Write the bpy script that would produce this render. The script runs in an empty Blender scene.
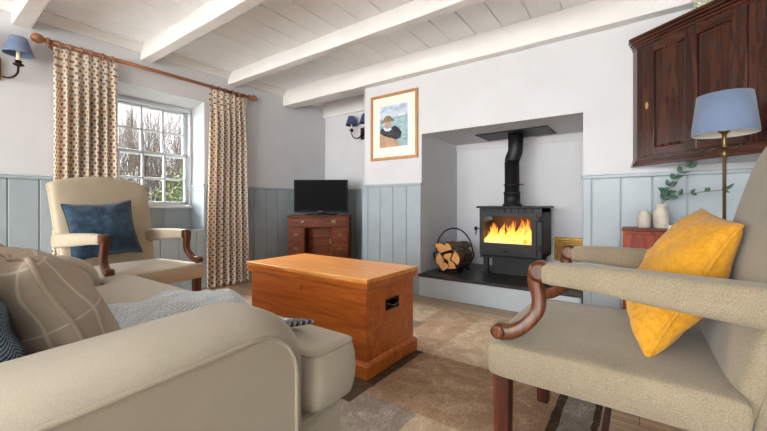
import bpy, bmesh, math, random
from mathutils import Vector, Matrix, noise
random.seed(7)
PI = math.pi
SC = bpy.context.scene
COL = SC.collection

# ------------------------------------------------------------------ materials
def lin(c):
    return tuple(((v/255)/12.92 if v/255 <= .04045 else ((v/255+.055)/1.055)**2.4) for v in c)

class NT:
    def __init__(s, name):
        s.m = bpy.data.materials.new(name); s.m.use_nodes = True
        s.t = s.m.node_tree; s.b = s.t.nodes['Principled BSDF']
    def n(s, typ, **kw):
        x = s.t.nodes.new(typ)
        for k, v in kw.items():
            if k.startswith('i_'):
                key = k[2:].replace('_', ' ')
                x.inputs[int(key) if key.isdigit() else key].default_value = v
            else: setattr(x, k, v)
        return x
    def l(s, a, b): s.t.links.new(a, b)
    def coord(s, kind='Object', scale=(1,1,1), rot=(0,0,0)):
        c = s.n('ShaderNodeTexCoord'); mp = s.n('ShaderNodeMapping')
        mp.inputs['Scale'].default_value = scale; mp.inputs['Rotation'].default_value = rot
        s.l(c.outputs[kind], mp.inputs['Vector']); return mp.outputs[0]
    def noise(s, vec, scale, detail=3, rough=.55, dist=0):
        x = s.n('ShaderNodeTexNoise'); x.inputs['Scale'].default_value = scale
        x.inputs['Detail'].default_value = detail; x.inputs['Roughness'].default_value = rough
        x.inputs['Distortion'].default_value = dist
        if vec: s.l(vec, x.inputs['Vector'])
        return x.outputs['Fac']
    def ramp(s, fac, stops):
        r = s.n('ShaderNodeValToRGB'); e = r.color_ramp.elements
        while len(e) < len(stops): e.new(.5)
        for i, (p, c) in enumerate(stops):
            e[i].position = p; e[i].color = (*lin(c), 1)
        s.l(fac, r.inputs[0]); return r.outputs[0]
    def mix(s, fac, a, b, mode='MIX'):
        x = s.n('ShaderNodeMix', data_type='RGBA', blend_type=mode)
        for v, k in ((fac, 0), (a, 6), (b, 7)):
            if hasattr(v, 'links') or hasattr(v, 'is_linked'): s.l(v, x.inputs[k])
            else: x.inputs[k].default_value = v if k == 0 else (*v, 1)[:4]
        return x.outputs[2]
    def math(s, op, a, b=None, c=None):
        x = s.n('ShaderNodeMath', operation=op)
        for i, v in enumerate((a, b, c)):
            if v is None: continue
            if hasattr(v, 'is_linked'): s.l(v, x.inputs[i])
            else: x.inputs[i].default_value = v
        return x.outputs[0]
    def bump(s, fac, strength, dist=.01):
        b = s.n('ShaderNodeBump'); b.inputs['Strength'].default_value = strength
        b.inputs['Distance'].default_value = dist
        s.l(fac, b.inputs['Height']); s.l(b.outputs[0], s.b.inputs['Normal'])
    def col(s, c): s.l(c, s.b.inputs['Base Color'])

def paint(name, c, rough=.6, var=.04, bump=.05, scale=6):
    m = NT(name); v = m.coord()
    f = m.noise(v, scale, 4)
    a = tuple(max(0, x*(1-var)) for x in c); b = tuple(min(255, x*(1+var)) for x in c)
    m.col(m.ramp(f, [(.3, a), (.7, b)])); m.b.inputs['Roughness'].default_value = rough
    if bump: m.bump(m.noise(v, scale*12, 3), bump, .003)
    return m.m

def wood(name, dark, mid, light, axis=0, scale=1, rough=.35, coat=0, stretch=12, spec=.5):
    m = NT(name)
    sc = [stretch]*3; sc[axis] = 1.0
    v = m.coord('Object', tuple(x*scale for x in sc))
    f1 = m.noise(v, 1.3, 5, .6, 1.2); f2 = m.noise(v, 7, 4, .6, .3)
    f = m.math('ADD', m.math('MULTIPLY', f1, .65), m.math('MULTIPLY', f2, .35))
    m.col(m.ramp(f, [(.34, dark), (.5, mid), (.66, light)]))
    m.b.inputs['Roughness'].default_value = rough
    m.b.inputs['Coat Weight'].default_value = coat; m.b.inputs['Coat Roughness'].default_value = .18
    m.b.inputs['Specular IOR Level'].default_value = spec
    m.bump(f2, .12, .002)
    return m.m

def fabric(name, c, c2=None, scale=500, rough=.95, sheen=.2, bump=.25, mott=.5):
    m = NT(name); v = m.coord()
    c2 = c2 or tuple(x*.82 for x in c)
    w = m.noise(v, scale, 2, .6); big = m.noise(v, 9, 3)
    f = m.math('ADD', m.math('MULTIPLY', w, 1-mott*.4), m.math('MULTIPLY', big, mott*.4))
    m.col(m.ramp(f, [(.38, c2), (.62, c)]))
    m.b.inputs['Roughness'].default_value = rough
    m.b.inputs['Sheen Weight'].default_value = sheen
    m.b.inputs['Specular IOR Level'].default_value = .2
    m.bump(w, bump, .002)
    return m.m

def flat(name, c, rough=.5, metal=0, emit=None, es=1, spec=.5):
    m = NT(name); m.b.inputs['Base Color'].default_value = (*lin(c), 1)
    m.b.inputs['Roughness'].default_value = rough; m.b.inputs['Metallic'].default_value = metal
    m.b.inputs['Specular IOR Level'].default_value = spec
    if emit:
        m.b.inputs['Emission Color'].default_value = (*lin(emit), 1); m.b.inputs['Emission Strength'].default_value = es
    return m.m

M = {}
M['wall'] = paint('wall_paint', (204, 205, 208), .8, .015, .12, 3)
M['ceilpaint'] = paint('white_ceiling_boards', (238, 241, 243), .5, .012, .05, 4)
M['white'] = paint('white_gloss_paint', (226, 225, 223), .45, .015, .06, 4)
M['blue'] = paint('blue_grey_paint', (157, 168, 174), .45, .03, .05, 5)
M['sashpaint'] = paint('sash_grey_paint', (206, 211, 216), .4, .02, .03, 5)
M['hearthpaint'] = paint('pale_blue_hearth_paint', (192, 204, 210), .45, .02, .05, 5)
M['slate'] = paint('slate', (38, 38, 42), .42, .25, .15, 9)
M['iron'] = paint('black_stove_iron', (15, 15, 16), .55, .12, .08, 20)
M['wrought'] = flat('wrought_iron', (28, 25, 24), .5, .6)
M['bronze'] = flat('dark_bronze', (52, 36, 28), .45, .7)
M['brass'] = paint('aged_brass', (140, 106, 52), .35, .15, .1, 30)
M['brass'].node_tree.nodes['Principled BSDF'].inputs['Metallic'].default_value = .9
M['oldbrass'] = flat('antique_brass', (120, 96, 66), .35, .9)
M['pine'] = wood('orange_pine', (156, 72, 18), (188, 96, 30), (208, 122, 46), 0, 1, .35, .1)
M['pine_top'] = wood('lit_pine_top', (200, 116, 40), (222, 146, 62), (236, 176, 98), 0, 1, .35, .2)  # paler pine for the lid, window light put into its colour
M['mahog'] = wood('mahogany', (66, 26, 8), (106, 46, 14), (138, 70, 26), 0, 1.4, .42, 0, spec=.2)
M['mahog_red'] = wood('red_mahogany', (92, 30, 12), (138, 52, 22), (172, 78, 38), 2, 1.2, .4, 0, spec=.25)
M['cup'] = wood('dark_oak_cupboard', (32, 14, 9), (56, 26, 17), (80, 42, 28), 2, 1.2, .25, .5, spec=.4)
M['cup_h'] = wood('dark_oak_rail', (36, 16, 10), (66, 32, 20), (94, 50, 32), 0, 1.2, .25, .5, spec=.4)
M['chairwood'] = wood('polished_chair_wood', (46, 21, 8), (82, 42, 17), (112, 64, 30), 2, 2, .35, .05, spec=.3)
M['poledowel'] = wood('stained_pole_wood', (112, 66, 36), (142, 90, 54), (166, 114, 74), 1, 2, .4, .1)
M['oakframe'] = wood('light_oak_frame', (160, 112, 66), (184, 134, 84), (204, 156, 104), 2, 2, .4, .2)
M['linen'] = fabric('cream_linen', (143, 131, 109), (116, 105, 86), 420)
M['linen_l'] = fabric('pale_cream_linen', (188, 175, 152), (162, 149, 127), 420)
M['sofa'] = fabric('sofa_cotton', (172, 162, 145), (158, 148, 131), 600, bump=.12)
M['piping'] = fabric('sofa_piping', (164, 153, 135), (150, 139, 122), 600, bump=.1)
M['yellow'] = fabric('mustard_velvet', (196, 142, 36), (174, 120, 24), 60, .8, .12, .06, .9)
M['navy'] = fabric('navy_velvet', (38, 64, 84), (18, 38, 54), 25, .75, .3, .08, .9)
M['shade'] = fabric('blue_lampshade_cloth', (118, 134, 162), (104, 120, 148), 300)
M['shade_d'] = fabric('navy_lampshade_cloth', (70, 84, 124), (58, 70, 106), 300)
M['cream'] = flat('ivory_candle', (226, 212, 180), .5)
M['shade_in'] = flat('white_shade_lining', (235, 232, 226), .7)
M['tv'] = flat('black_tv_plastic', (12, 12, 14), .5, spec=.15)
M['screen'] = flat('tv_screen', (8, 9, 11), .6, spec=.08)
M['mount'] = flat('picture_mount', (236, 234, 224), .8)
M['paper'] = flat('book_paper', (236, 232, 224), .7)
M['stone_w'] = paint('stoneware', (206, 196, 182), .45, .07, .08, 18)
M['legwood'] = wood('dark_leg_wood', (44, 18, 9), (72, 32, 17), (98, 48, 27), 2, 1.4, .4, 0, spec=.25)
M['leaf'] = paint('eucalyptus_leaf', (62, 96, 78), .5, .2, .05, 30)
M['stem'] = flat('sprig_stem', (90, 100, 70), .6)
M['barkcol'] = paint('log_bark', (92, 72, 54), .9, .4, .8, 40)
M['logend'] = wood('cut_log_face', (178, 118, 62), (206, 148, 86), (222, 170, 110), 2, 3, .8, 0, 5)
M['lawn'] = paint('lawn', (44, 56, 26), .9, .3, .3, 8)
M['bush1'] = paint('hedge_foliage', (32, 38, 20), .8, .4, .1, 3)
M['bush2'] = paint('yellow_green_foliage', (54, 66, 24), .8, .35, .1, 3)
M['twig'] = paint('bare_twig', (72, 62, 54), .9, .2, .1, 5)
M['ember'] = flat('glowing_ember', (40, 12, 4), .8, 0, (255, 90, 10), 3)

def mat_glass():
    m = NT('window_glass'); t = m.t
    tr = m.n('ShaderNodeBsdfTransparent'); gl = m.n('ShaderNodeBsdfGlossy'); gl.inputs['Roughness'].default_value = .02
    mx = m.n('ShaderNodeMixShader'); mx.inputs[0].default_value = .03
    m.l(tr.outputs[0], mx.inputs[1]); m.l(gl.outputs[0], mx.inputs[2])
    m.l(mx.outputs[0], t.nodes['Material Output'].inputs['Surface']); return m.m
M['glass'] = mat_glass()

def mat_flame():
    m = NT('flame'); v = m.coord('Object', (1, 1, .45))
    f = m.noise(v, 22, 3, .6, .6)
    c0 = m.ramp(f, [(.3, (225, 70, 5)), (.5, (255, 140, 20)), (.7, (255, 205, 90))])
    sp = m.n('ShaderNodeSeparateXYZ'); tc = m.n('ShaderNodeTexCoord'); m.l(tc.outputs['Generated'], sp.inputs[0])
    hot = m.ramp(sp.outputs[2], [(.0, (255, 232, 150)), (.35, (255, 190, 70)), (.8, (220, 84, 10)), (1, (150, 44, 4))])
    c = m.mix(.6, c0, hot)
    m.b.inputs['Base Color'].default_value = (0, 0, 0, 1)
    m.l(c, m.b.inputs['Emission Color']); m.b.inputs['Emission Strength'].default_value = 1.05
    return m.m
M['flame'] = mat_flame()

def mat_curtain():
    m = NT('spotted_curtain_cloth')
    uv = m.n('ShaderNodeUVMap'); sp = m.n('ShaderNodeSeparateXYZ'); m.l(uv.outputs[0], sp.inputs[0])
    P = .059
    def lattice(ox, oy):
        x = m.math('SUBTRACT', m.math('FRACT', m.math('ADD', m.math('DIVIDE', sp.outputs[0], P), ox)), .5)
        y = m.math('SUBTRACT', m.math('FRACT', m.math('ADD', m.math('DIVIDE', sp.outputs[1], P), oy)), .5)
        d = m.math('SQRT', m.math('ADD', m.math('MULTIPLY', m.math('MULTIPLY', x, x), 1.0), m.math('MULTIPLY', m.math('MULTIPLY', y, y), 1.9)))
        return m.math('LESS_THAN', d, .235)
    a = lattice(0, 0); b = lattice(.5, .5)
    base = m.ramp(m.noise(m.coord(), 300, 2), [(.3, (226, 212, 190)), (.7, (238, 226, 208))])
    c1 = m.mix(a, base, lin((136, 110, 106))); c2 = m.mix(b, c1, lin((116, 124, 144)))
    t = m.t
    d = m.n('ShaderNodeBsdfDiffuse'); tl = m.n('ShaderNodeBsdfTranslucent')
    warm = m.mix(.6, c2, lin((255, 190, 100)), 'MULTIPLY')
    m.l(c2, d.inputs[0]); m.l(warm, tl.inputs[0])
    mx = m.n('ShaderNodeMixShader'); mx.inputs[0].default_value = .28
    m.l(d.outputs[0], mx.inputs[1]); m.l(tl.outputs[0], mx.inputs[2])
    m.l(mx.outputs[0], t.nodes['Material Output'].inputs['Surface']); return m.m
M['curtain'] = mat_curtain()

def mat_floor():
    m = NT('pale_oak_laminate')
    v = m.coord('Object')
    br = m.n('ShaderNodeTexBrick'); m.l(v, br.inputs['Vector'])
    br.inputs['Scale'].default_value = 1; br.inputs['Brick Width'].default_value = 1.2
    br.inputs['Row Height'].default_value = .16; br.inputs['Mortar Size'].default_value = .002
    br.inputs['Color1'].default_value = (*lin((204, 178, 146)), 1); br.inputs['Color2'].default_value = (*lin((188, 160, 128)), 1)
    br.inputs['Mortar'].default_value = (*lin((110, 86, 62)), 1)
    g = m.ramp(m.noise(m.coord('Object', (1, 14, 1)), 3, 5, .6, .8), [(.3, (190, 186, 180)), (.7, (255, 252, 248))])
    m.col(m.mix(1.0, br.outputs[0], g, 'MULTIPLY')); m.b.inputs['Roughness'].default_value = .35
    return m.m
M['floor'] = mat_floor()

def mat_rug(name, c, c2):
    m = NT(name)
    v = m.coord('Object', (1, 1, 1)); vw = m.coord('Object', (60, 18, 1), (0, 0, .3))
    a = m.noise(v, 9, 5, .65, .8); b = m.noise(vw, 2.2, 4, .7, .5)
    f = m.math('ADD', m.math('MULTIPLY', a, .5), m.math('MULTIPLY', b, .5))
    m.col(m.ramp(f, [(.38, tuple(x*.9 for x in c2)), (.5, c2), (.62, c)])); m.b.inputs['Roughness'].default_value = .95
    m.b.inputs['Specular IOR Level'].default_value = .1
    m.bump(b, .5, .006); return m.m
for k, a, b in (('rug_beige', (212, 194, 168), (186, 164, 138)), ('rug_tan', (196, 168, 138), (160, 132, 106)),
                ('rug_cream', (222, 208, 186), (192, 174, 150)), ('rug_grey', (182, 172, 160), (146, 134, 124)),
                ('rug_dark', (112, 92, 76), (78, 62, 52)), ('rug_blue', (176, 178, 180), (140, 144, 150)),
                ('rug_rust', (208, 182, 156), (178, 152, 128))):
    M[k] = mat_rug(k, a, b)

def mat_plaid():
    m = NT('windowpane_check_linen'); uv = m.n('ShaderNodeUVMap'); sp = m.n('ShaderNodeSeparateXYZ'); m.l(uv.outputs[0], sp.inputs[0])
    def line(o):
        x = m.math('FRACT', m.math('MULTIPLY', o, 2.6)); return m.math('LESS_THAN', m.math('ABSOLUTE', m.math('SUBTRACT', x, .5)), .016)
    f = m.math('MULTIPLY', m.math('MAXIMUM', line(sp.outputs[0]), line(sp.outputs[1])), .42)
    base = m.ramp(m.noise(m.coord(), 500, 2), [(.3, (158, 143, 127)), (.7, (172, 157, 140))])
    m.col(m.mix(f, base, lin((222, 212, 198)))); m.b.inputs['Roughness'].default_value = .95
    m.bump(m.noise(m.coord(), 12, 3), .3, .01); return m.m
M['plaid'] = mat_plaid()

def mat_weave(name, cols, s=40, zig=True):
    m = NT(name); uv = m.n('ShaderNodeUVMap'); sp = m.n('ShaderNodeSeparateXYZ'); m.l(uv.outputs[0], sp.inputs[0])
    x = m.math('MULTIPLY', sp.outputs[0], s); y = m.math('MULTIPLY', sp.outputs[1], s)
    zz = m.math('ABSOLUTE', m.math('SUBTRACT', m.math('FRACT', m.math('MULTIPLY', x, .25)), .5))
    w = m.math('FRACT', m.math('ADD', y, m.math('MULTIPLY', zz, 4)))
    n = m.noise(uv.outputs[0], 14, 4, .7)
    f = m.math('ADD', m.math('MULTIPLY', w, .55), m.math('MULTIPLY', n, .45))
    m.col(m.ramp(f, [(.3, cols[0]), (.5, cols[1]), (.68, cols[2])])); m.b.inputs['Roughness'].default_value = .95
    m.bump(w, .5, .004); return m.m
M['throw'] = mat_weave('herringbone_throw', ((146, 158, 176), (186, 194, 202), (220, 222, 222)), 60)
M['throw_end'] = mat_weave('throw_fringe', ((40, 46, 60), (84, 90, 104), (170, 174, 180)), 90)
M['bluepil'] = mat_weave('blue_woven_cloth', ((18, 28, 40), (48, 88, 120), (140, 150, 152)), 40)

# ------------------------------------------------------------------ mesh helpers
class MB:
    def __init__(s): s.bm = bmesh.new(); s.uv = s.bm.loops.layers.uv.new('UVMap'); s.mi = 0
    def face(s, vs, uvs=None, smooth=False):
        try: f = s.bm.faces.new(vs)
        except ValueError: return None
        f.material_index = s.mi; f.smooth = smooth
        if uvs:
            for lp, q in zip(f.loops, uvs): lp[s.uv].uv = q
        return f
    def box(s, x0, x1, y0, y1, z0, z1):
        v = [s.bm.verts.new(p) for p in ((x0,y0,z0),(x1,y0,z0),(x1,y1,z0),(x0,y1,z0),(x0,y0,z1),(x1,y0,z1),(x1,y1,z1),(x0,y1,z1))]
        for q in ((3,2,1,0),(4,5,6,7),(0,1,5,4),(1,2,6,5),(2,3,7,6),(3,0,4,7)): s.face([v[i] for i in q])
        return s
    def prism(s, poly, z0, z1, fn=None):
        """polygon (a,b) extruded along c; fn(a,b,c) -> xyz"""
        fn = fn or (lambda a, b, c: (a, b, c))
        lo = [s.bm.verts.new(fn(a, b, z0)) for a, b in poly]; hi = [s.bm.verts.new(fn(a, b, z1)) for a, b in poly]
        s.face(lo[::-1]); s.face(hi); n = len(poly)
        for i in range(n): s.face([lo[i], lo[(i+1) % n], hi[(i+1) % n], hi[i]])
        return s
    def loft(s, rings, cap=True, smooth=True, closed=True):
        R = [[s.bm.verts.new(p) for p in r] for r in rings]
        for a, b in zip(R, R[1:]):
            n = len(a)
            for i in range(n if closed else n-1):
                j = (i+1) % n; s.face([a[i], a[j], b[j], b[i]], smooth=smooth)
        if cap: s.face(R[0][::-1]); s.face(R[-1])
        return s
    def lathe(s, prof, c=(0,0,0), n=24, axis='z', smooth=True, cap=True):
        rings = []
        for r, h in prof:
            ring = []
            for i in range(n):
                a = 2*PI*i/n; ca, sa = r*math.cos(a), r*math.sin(a)
                p = {'z': (ca, sa, h), 'x': (h, ca, sa), 'y': (sa, h, ca)}[axis]
                ring.append((c[0]+p[0], c[1]+p[1], c[2]+p[2]))
            rings.append(ring)
        return s.loft(rings, cap, smooth)
    def tube(s, pts, r, n=10, cap=True, flatx=1.0, up=(0,0,1), closed=False, sq=False):
        """sweep a round (or squarish) section along points; r may be list"""
        pts = [Vector(p) for p in pts]; N = len(pts)
        rs = r if isinstance(r, (list, tuple)) else [r]*N
        rings = []; up = Vector(up)
        for i, p in enumerate(pts):
            if closed: t = (pts[(i+1) % N]-pts[i-1])
            else: t = pts[min(i+1, N-1)]-pts[max(i-1, 0)]
            t.normalize(); sd = t.cross(up)
            if sd.length < 1e-3: sd = t.cross(Vector((1, 0, 0)))
            sd.normalize(); u2 = sd.cross(t)
            ring = []
            for k in range(n):
                a = 2*PI*k/n + (PI/n if sq else 0); ca, sa = math.cos(a), math.sin(a)
                if sq:
                    ca = math.copysign(abs(ca)**.45, ca); sa = math.copysign(abs(sa)**.45, sa)
                ring.append(p + sd*ca*rs[i]*flatx + u2*sa*rs[i])
            rings.append(ring)
        if closed: rings.append(rings[0]); return s.loft(rings, False)
        return s.loft(rings, cap)
    def soft(s, P, H, nu=24, nv=24, uvs=1.0):
        """closed padded sheet: P(u,v)->(centre, normal), H(u,v) half thickness"""
        us = [math.sin(PI/2*(-1+2*i/nu)) for i in range(nu+1)]; vs = [math.sin(PI/2*(-1+2*j/nv)) for j in range(nv+1)]
        T, B = {}, {}
        for i, u in enumerate(us):
            for j, v in enumerate(vs):
                c, nn = P(u, v); c = Vector(c); nn = Vector(nn)
                edge = i in (0, nu) or j in (0, nv)
                h = 0 if edge else H(u, v)
                if isinstance(h, tuple): ht, hb = h
                else: ht = hb = h
                T[i, j] = s.bm.verts.new(c+nn*ht); B[i, j] = T[i, j] if edge else s.bm.verts.new(c-nn*hb)
        for i in range(nu):
            for j in range(nv):
                q = [(i, j), (i+1, j), (i+1, j+1), (i, j+1)]
                uq = [((us[a]*.5+.5)*uvs, (vs[b]*.5+.5)*uvs) for a, b in q]
                s.face([T[k] for k in q], uq, True); s.face([B[k] for k in q][::-1], uq[::-1], True)
        return s
    def build(s, name, mat, parent=None, loc=None, rot=None, bevel=0, seg=2, smooth=False, sub=0, solid=0, auto=False):
        bmesh.ops.recalc_face_normals(s.bm, faces=s.bm.faces)
        me = bpy.data.meshes.new(name); s.bm.to_mesh(me); s.bm.free()
        for mm in (mat if isinstance(mat, (list, tuple)) else [mat]): me.materials.append(mm)
        if smooth:
            for p in me.polygons: p.use_smooth = True
        o = bpy.data.objects.new(name, me); COL.objects.link(o)
        if parent: o.parent = parent
        if loc: o.location = loc
        if rot: o.rotation_euler = rot
        if solid:
            md = o.modifiers.new('s', 'SOLIDIFY'); md.thickness = solid; md.offset = 0
        if bevel:
            md = o.modifiers.new('b', 'BEVEL'); md.width = bevel; md.segments = seg; md.limit_method = 'ANGLE'; md.angle_limit = math.radians(40)
            md.harden_normals = False
        if sub:
            md = o.modifiers.new('u', 'SUBSURF'); md.levels = sub; md.render_levels = sub
        return o

def tag(o, label, cat, group=None, kind=None):
    o['label'] = label; o['category'] = cat
    if group: o['group'] = group
    if kind: o['kind'] = kind
    return o
def thing(name, label, cat, loc=(0,0,0), rz=0, group=None):
    o = bpy.data.objects.new(name, None); COL.objects.link(o); o.empty_display_size = .1
    o.location = loc; o.rotation_euler = (0, 0, rz); return tag(o, label, cat, group)
def struct(name, mb, m, **kw):
    o = mb.build(name, m, **kw); o['kind'] = 'structure'; return o
def copy_tree(o, parent=None):
    c = o.copy(); COL.objects.link(c); c.parent = parent
    for ch in list(o.children): copy_tree(ch, c)
    return c
def spline(pts, n=8):
    """catmull-rom through points"""
    P = [Vector(p) for p in pts]; P = [P[0]*2-P[1]] + P + [P[-1]*2-P[-2]]; out = []
    for i in range(1, len(P)-2):
        for k in range(n):
            t = k/n; a, b, c, d = P[i-1], P[i], P[i+1], P[i+2]
            out.append(.5*((2*b)+(c-a)*t+(2*a-5*b+4*c-d)*t*t+(3*b-a-3*c+d)*t**3))
    out.append(P[-2]); return out
def se(x, p): return max(0.0, 1-abs(x)**p)**(1/p)
# ------------------------------------------------------------------ the room
XL, XR, YB, YF = -3.8, 1.2, 3.118, -4.6
CZ = 2.39
b = MB(); b.box(XL-.4, XR+.15, YF, 4.15, -.1, 0); struct('floor', b, M['floor'])

b = MB()
x = -.708-.229*20
while x < XR+.2:
    b.box(max(x+.004, XL-.1), min(x+.225, XR+.1), YF, 4.05, CZ, CZ+.02); x += .229
b.box(XL-.4, XR+.15, YF, 4.15, CZ+.014, CZ+.12)
struct('ceiling', b, M['ceilpaint'], bevel=.003, seg=1)

# window recess
WY0, WY1, WZ0, WZ1, XS = 1.2, 1.985, .62, 2.0, -4.1
b = MB()
b.box(XL-.4, XL, YF, WY0, 0, CZ+.05); b.box(XL-.4, XL, WY1, 4.15, 0, CZ+.05)
b.box(XL-.4, XL, WY0, WY1, 0, WZ0); b.box(XL-.4, XL, WY0, WY1, WZ1, CZ+.05)
b.prism([(XL, WZ1), (XL-.4, 1.93), (XL-.4, WZ1)], WY0, WY1, lambda a, c, y: (a, y, c))
struct('wall_left', b, M['wall'])
b = MB(); b.box(XS-.1, XS+.03, WY0, WY1, WZ0, .86); b.box(XL-.3, XL+.028, WY0-.004, WY1+.004, WZ0-.012, WZ0+.01)
b.box(XL-.3, XL+.02, WY1-.012, WY1+.002, WZ0, 1.1); b.box(XL-.3, XL+.02, WY0-.002, WY0+.012, WZ0, 1.1)
b.box(XL-.3, XL+.024, WY1-.022, WY1+.002, 1.09, 1.115)
struct('trim_1', b, M['blue'], bevel=.003)

b = MB()
b.box(-2.5, -1.77, YB, 4.15, 0, CZ+.05); b.box(-.353, XR+.1, YB, 4.15, 0, CZ+.05)
b.box(-1.77, -.353, YB, 4.15, 1.60, CZ+.05); b.box(-1.77, -.353, 3.967, 4.15, 0, 1.6)
b.box(-1.77, -.353, 3.95, 3.97, 1.53, 1.6)
struct('wall_back', b, M['wall'])
b = MB(); b.box(XL-.1, -2.5, 3.8, 4.15, 0, CZ+.05); struct('wall_alcove', b, M['wall'])
b = MB(); b.box(XR, XR+.15, YF, YB+.05, 0, CZ+.05); struct('wall_right', b, M['wall'])
# board lintel over the alcove, cornice along the window wall
b = MB(); b.box(XL-.02, -2.49, 3.76, 3.82, 2.18, CZ+.01); struct('trim_2', b, M['white'], bevel=.004)
b = MB(); b.prism([(XL-.01, CZ+.005), (XL-.01, 2.315), (XL+.012, 2.315), (XL+.018, 2.335), (XL+.05, 2.372), (XL+.07, 2.378), (XL+.07, CZ+.005)], YF, 3.8, lambda a, c, y: (a, y, c))
struct('trim_3', b, M['white'])

# ceiling beams
for i, (y0, y1, z) in enumerate(((-2.95, -2.84, 2.24), (-2.1, -1.99, 2.24), (-1.22, -1.12, 2.24), (-.37, -.25, 2.24), (.54, .64, 2.24), (1.385, 1.475, 2.245), (2.26, 2.35, 2.26), (3.03, 3.2, 2.19))):
    b = MB(); rnd = random.Random(i)
    N = 26; rings = []
    for k in range(N+1):
        xx = XL-.02 + (XR+.02-XL+.02)*k/N
        w = lambda s: s*.004*noise.noise(Vector((xx*1.7, i*9, s*3)))
        rings.append([(xx, y0+w(1), z+w(2)), (xx, y1+w(3), z+w(4)), (xx, y1, CZ+.01), (xx, y0, CZ+.01)])
    b.loft(rings, True, False)
    o = struct('ceiling_beam', b, M['white'], bevel=.006, seg=2)

# wainscot
def boards(name, segs, fn, h=1.085, z0=0.0):
    """segs: list of (a0,a1,z0,z1); fn(a,d,z)->xyz with d the depth out of the wall"""
    b = MB()
    def bx(a0, a1, d0, d1, z0, z1):
        p0 = fn(a0, d0, z0); p1 = fn(a1, d1, z1)
        b.box(min(p0[0], p1[0]), max(p0[0], p1[0]), min(p0[1], p1[1]), max(p0[1], p1[1]), z0, z1)
    for a0, a1, zz0, zz1, offs, pitch in segs:
        bx(a0, a1, -.004, .012, zz0, zz1)
        k = math.floor((a0-offs)/pitch); 
        while offs+k*pitch < a1:
            c0 = max(a0, offs+k*pitch+.003); c1 = min(a1, offs+(k+1)*pitch-.003); k += 1
            if c1-c0 > .012: bx(c0, c1, .0, .022, zz0, zz1)
    return struct(name, b, M['blue'], bevel=.005, seg=2)
def rail(name, boxes):
    b = MB()
    for q in boxes: b.box(*q)
    return struct(name, b, M['blue'], bevel=.006, seg=2)
L = lambda a, d, z: (XL+d, a, z)
boards('trim_4', [(YF, WY0, 0, 1.085, 0, .172), (WY0, WY1, 0, WZ0-.012, 0, .172), (WY1, 3.8, 0, 1.085, 0, .172)], L)
rail('trim_5', [(XL-.002, XL+.034, YF, WY0, 1.085, 1.112), (XL-.002, XL+.034, WY1, 3.8, 1.085, 1.112)])
A = lambda a, d, z: (a, 3.8-d, z)
boards('trim_6', [(XL+.02, -2.5, 0, 1.085, -2.5, .172)], A)
rail('trim_7', [(XL+.02, -2.5, 3.766, 3.802, 1.085, 1.112)])
B = lambda a, d, z: (a, YB-d, z)
boards('trim_8', [(-2.522, -1.77, 0, 1.085, -1.77-.167*5, .167), (-.353, XR, 0, 1.085, -.293, .183)], B)
rail('trim_9', [(-2.545, -1.762, YB-.036, YB+.002, 1.085, 1.112), (-.361, XR, YB-.036, YB+.002, 1.085, 1.112), (-2.535, -2.498, YB-.02, 3.79, 1.085, 1.112)])
b = MB(); b.box(-2.522, -2.498, YB-.02, 3.79, 0, 1.085); struct('trim_10', b, M['blue'], bevel=.004)
b = MB(); b.box(XR-.022, XR, YF, YB-.02, 0, 1.085); b.box(XR-.036, XR, YF, YB-.03, 1.085, 1.112); struct('trim_11', b, M['blue'], bevel=.004)
b = MB(); b.box(-1.80, -1.765, YB-.045, YB-.02, 0, .20); struct('trim_12', b, M['blue'], bevel=.003)

# sash window
w1 = bpy.data.objects.new('window_1', None); COL.objects.link(w1); w1['kind'] = 'structure'; w1.location = (XS, 0, 0)
GY0, GY1, GZ0, GZ1, GZM = 1.275, 1.945, .925, 1.90, 1.425
b = MB()
b.box(-.07, .035, WY0, GY0-.02, .86, 1.98); b.box(-.07, .035, GY1+.02, WY1, .86, 1.98)
b.box(-.07, .035, WY0, WY1, GZ1+.022, 1.98)
b.box(-.0, .05, GY0-.034, GY0-.01, .89, 1.93); b.box(-.0, .05, GY1+.01, GY1+.034, .89, 1.93); b.box(-.0, .05, GY0-.034, GY1+.034, 1.908, 1.94)
b.build('window_frame', M['sashpaint'], w1, bevel=.004)
b = MB(); b.box(-.09, .075, WY0, WY1, .855, .885); b.build('window_sill', M['sashpaint'], w1, bevel=.006)
def sash(z0, z1, xo, name):
    b = MB(); s = .032
    b.box(xo-.02, xo+.02, GY0-.02, GY0+s, z0, z1); b.box(xo-.02, xo+.02, GY1-s, GY1+.02, z0, z1)
    b.box(xo-.02, xo+.02, GY0, GY1, z0, z0+s+.008); b.box(xo-.02, xo+.02, GY0, GY1, z1-s, z1)
    W = (GY1-GY0-2*s)
    for k in (1, 2): y = GY0+s+W*k/3; b.box(xo-.016, xo+.016, y-.011, y+.011, z0, z1)
    zm = (z0+z1)/2; b.box(xo-.016, xo+.016, GY0, GY1, zm-.011, zm+.011)
    f = b.build(name, M['sashpaint'], w1, bevel=.005)
    g = MB(); g.box(xo-.002, xo+.002, GY0+.01, GY1-.01, z0+.01, z1-.01); g.build('pane', M['glass'], f)
sash(GZM-.02, GZ1+.02, -.035, 'upper_sash'); sash(.888, GZM+.018, .01, 'lower_sash')
b = MB(); b.lathe([(.012, 0), (.012, .012), (.02, .014), (.02, .02), (.004, .022)], (.02, 1.61, GZM+.018), 12); b.build('sash_catch', M['brass'], w1)

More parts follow.
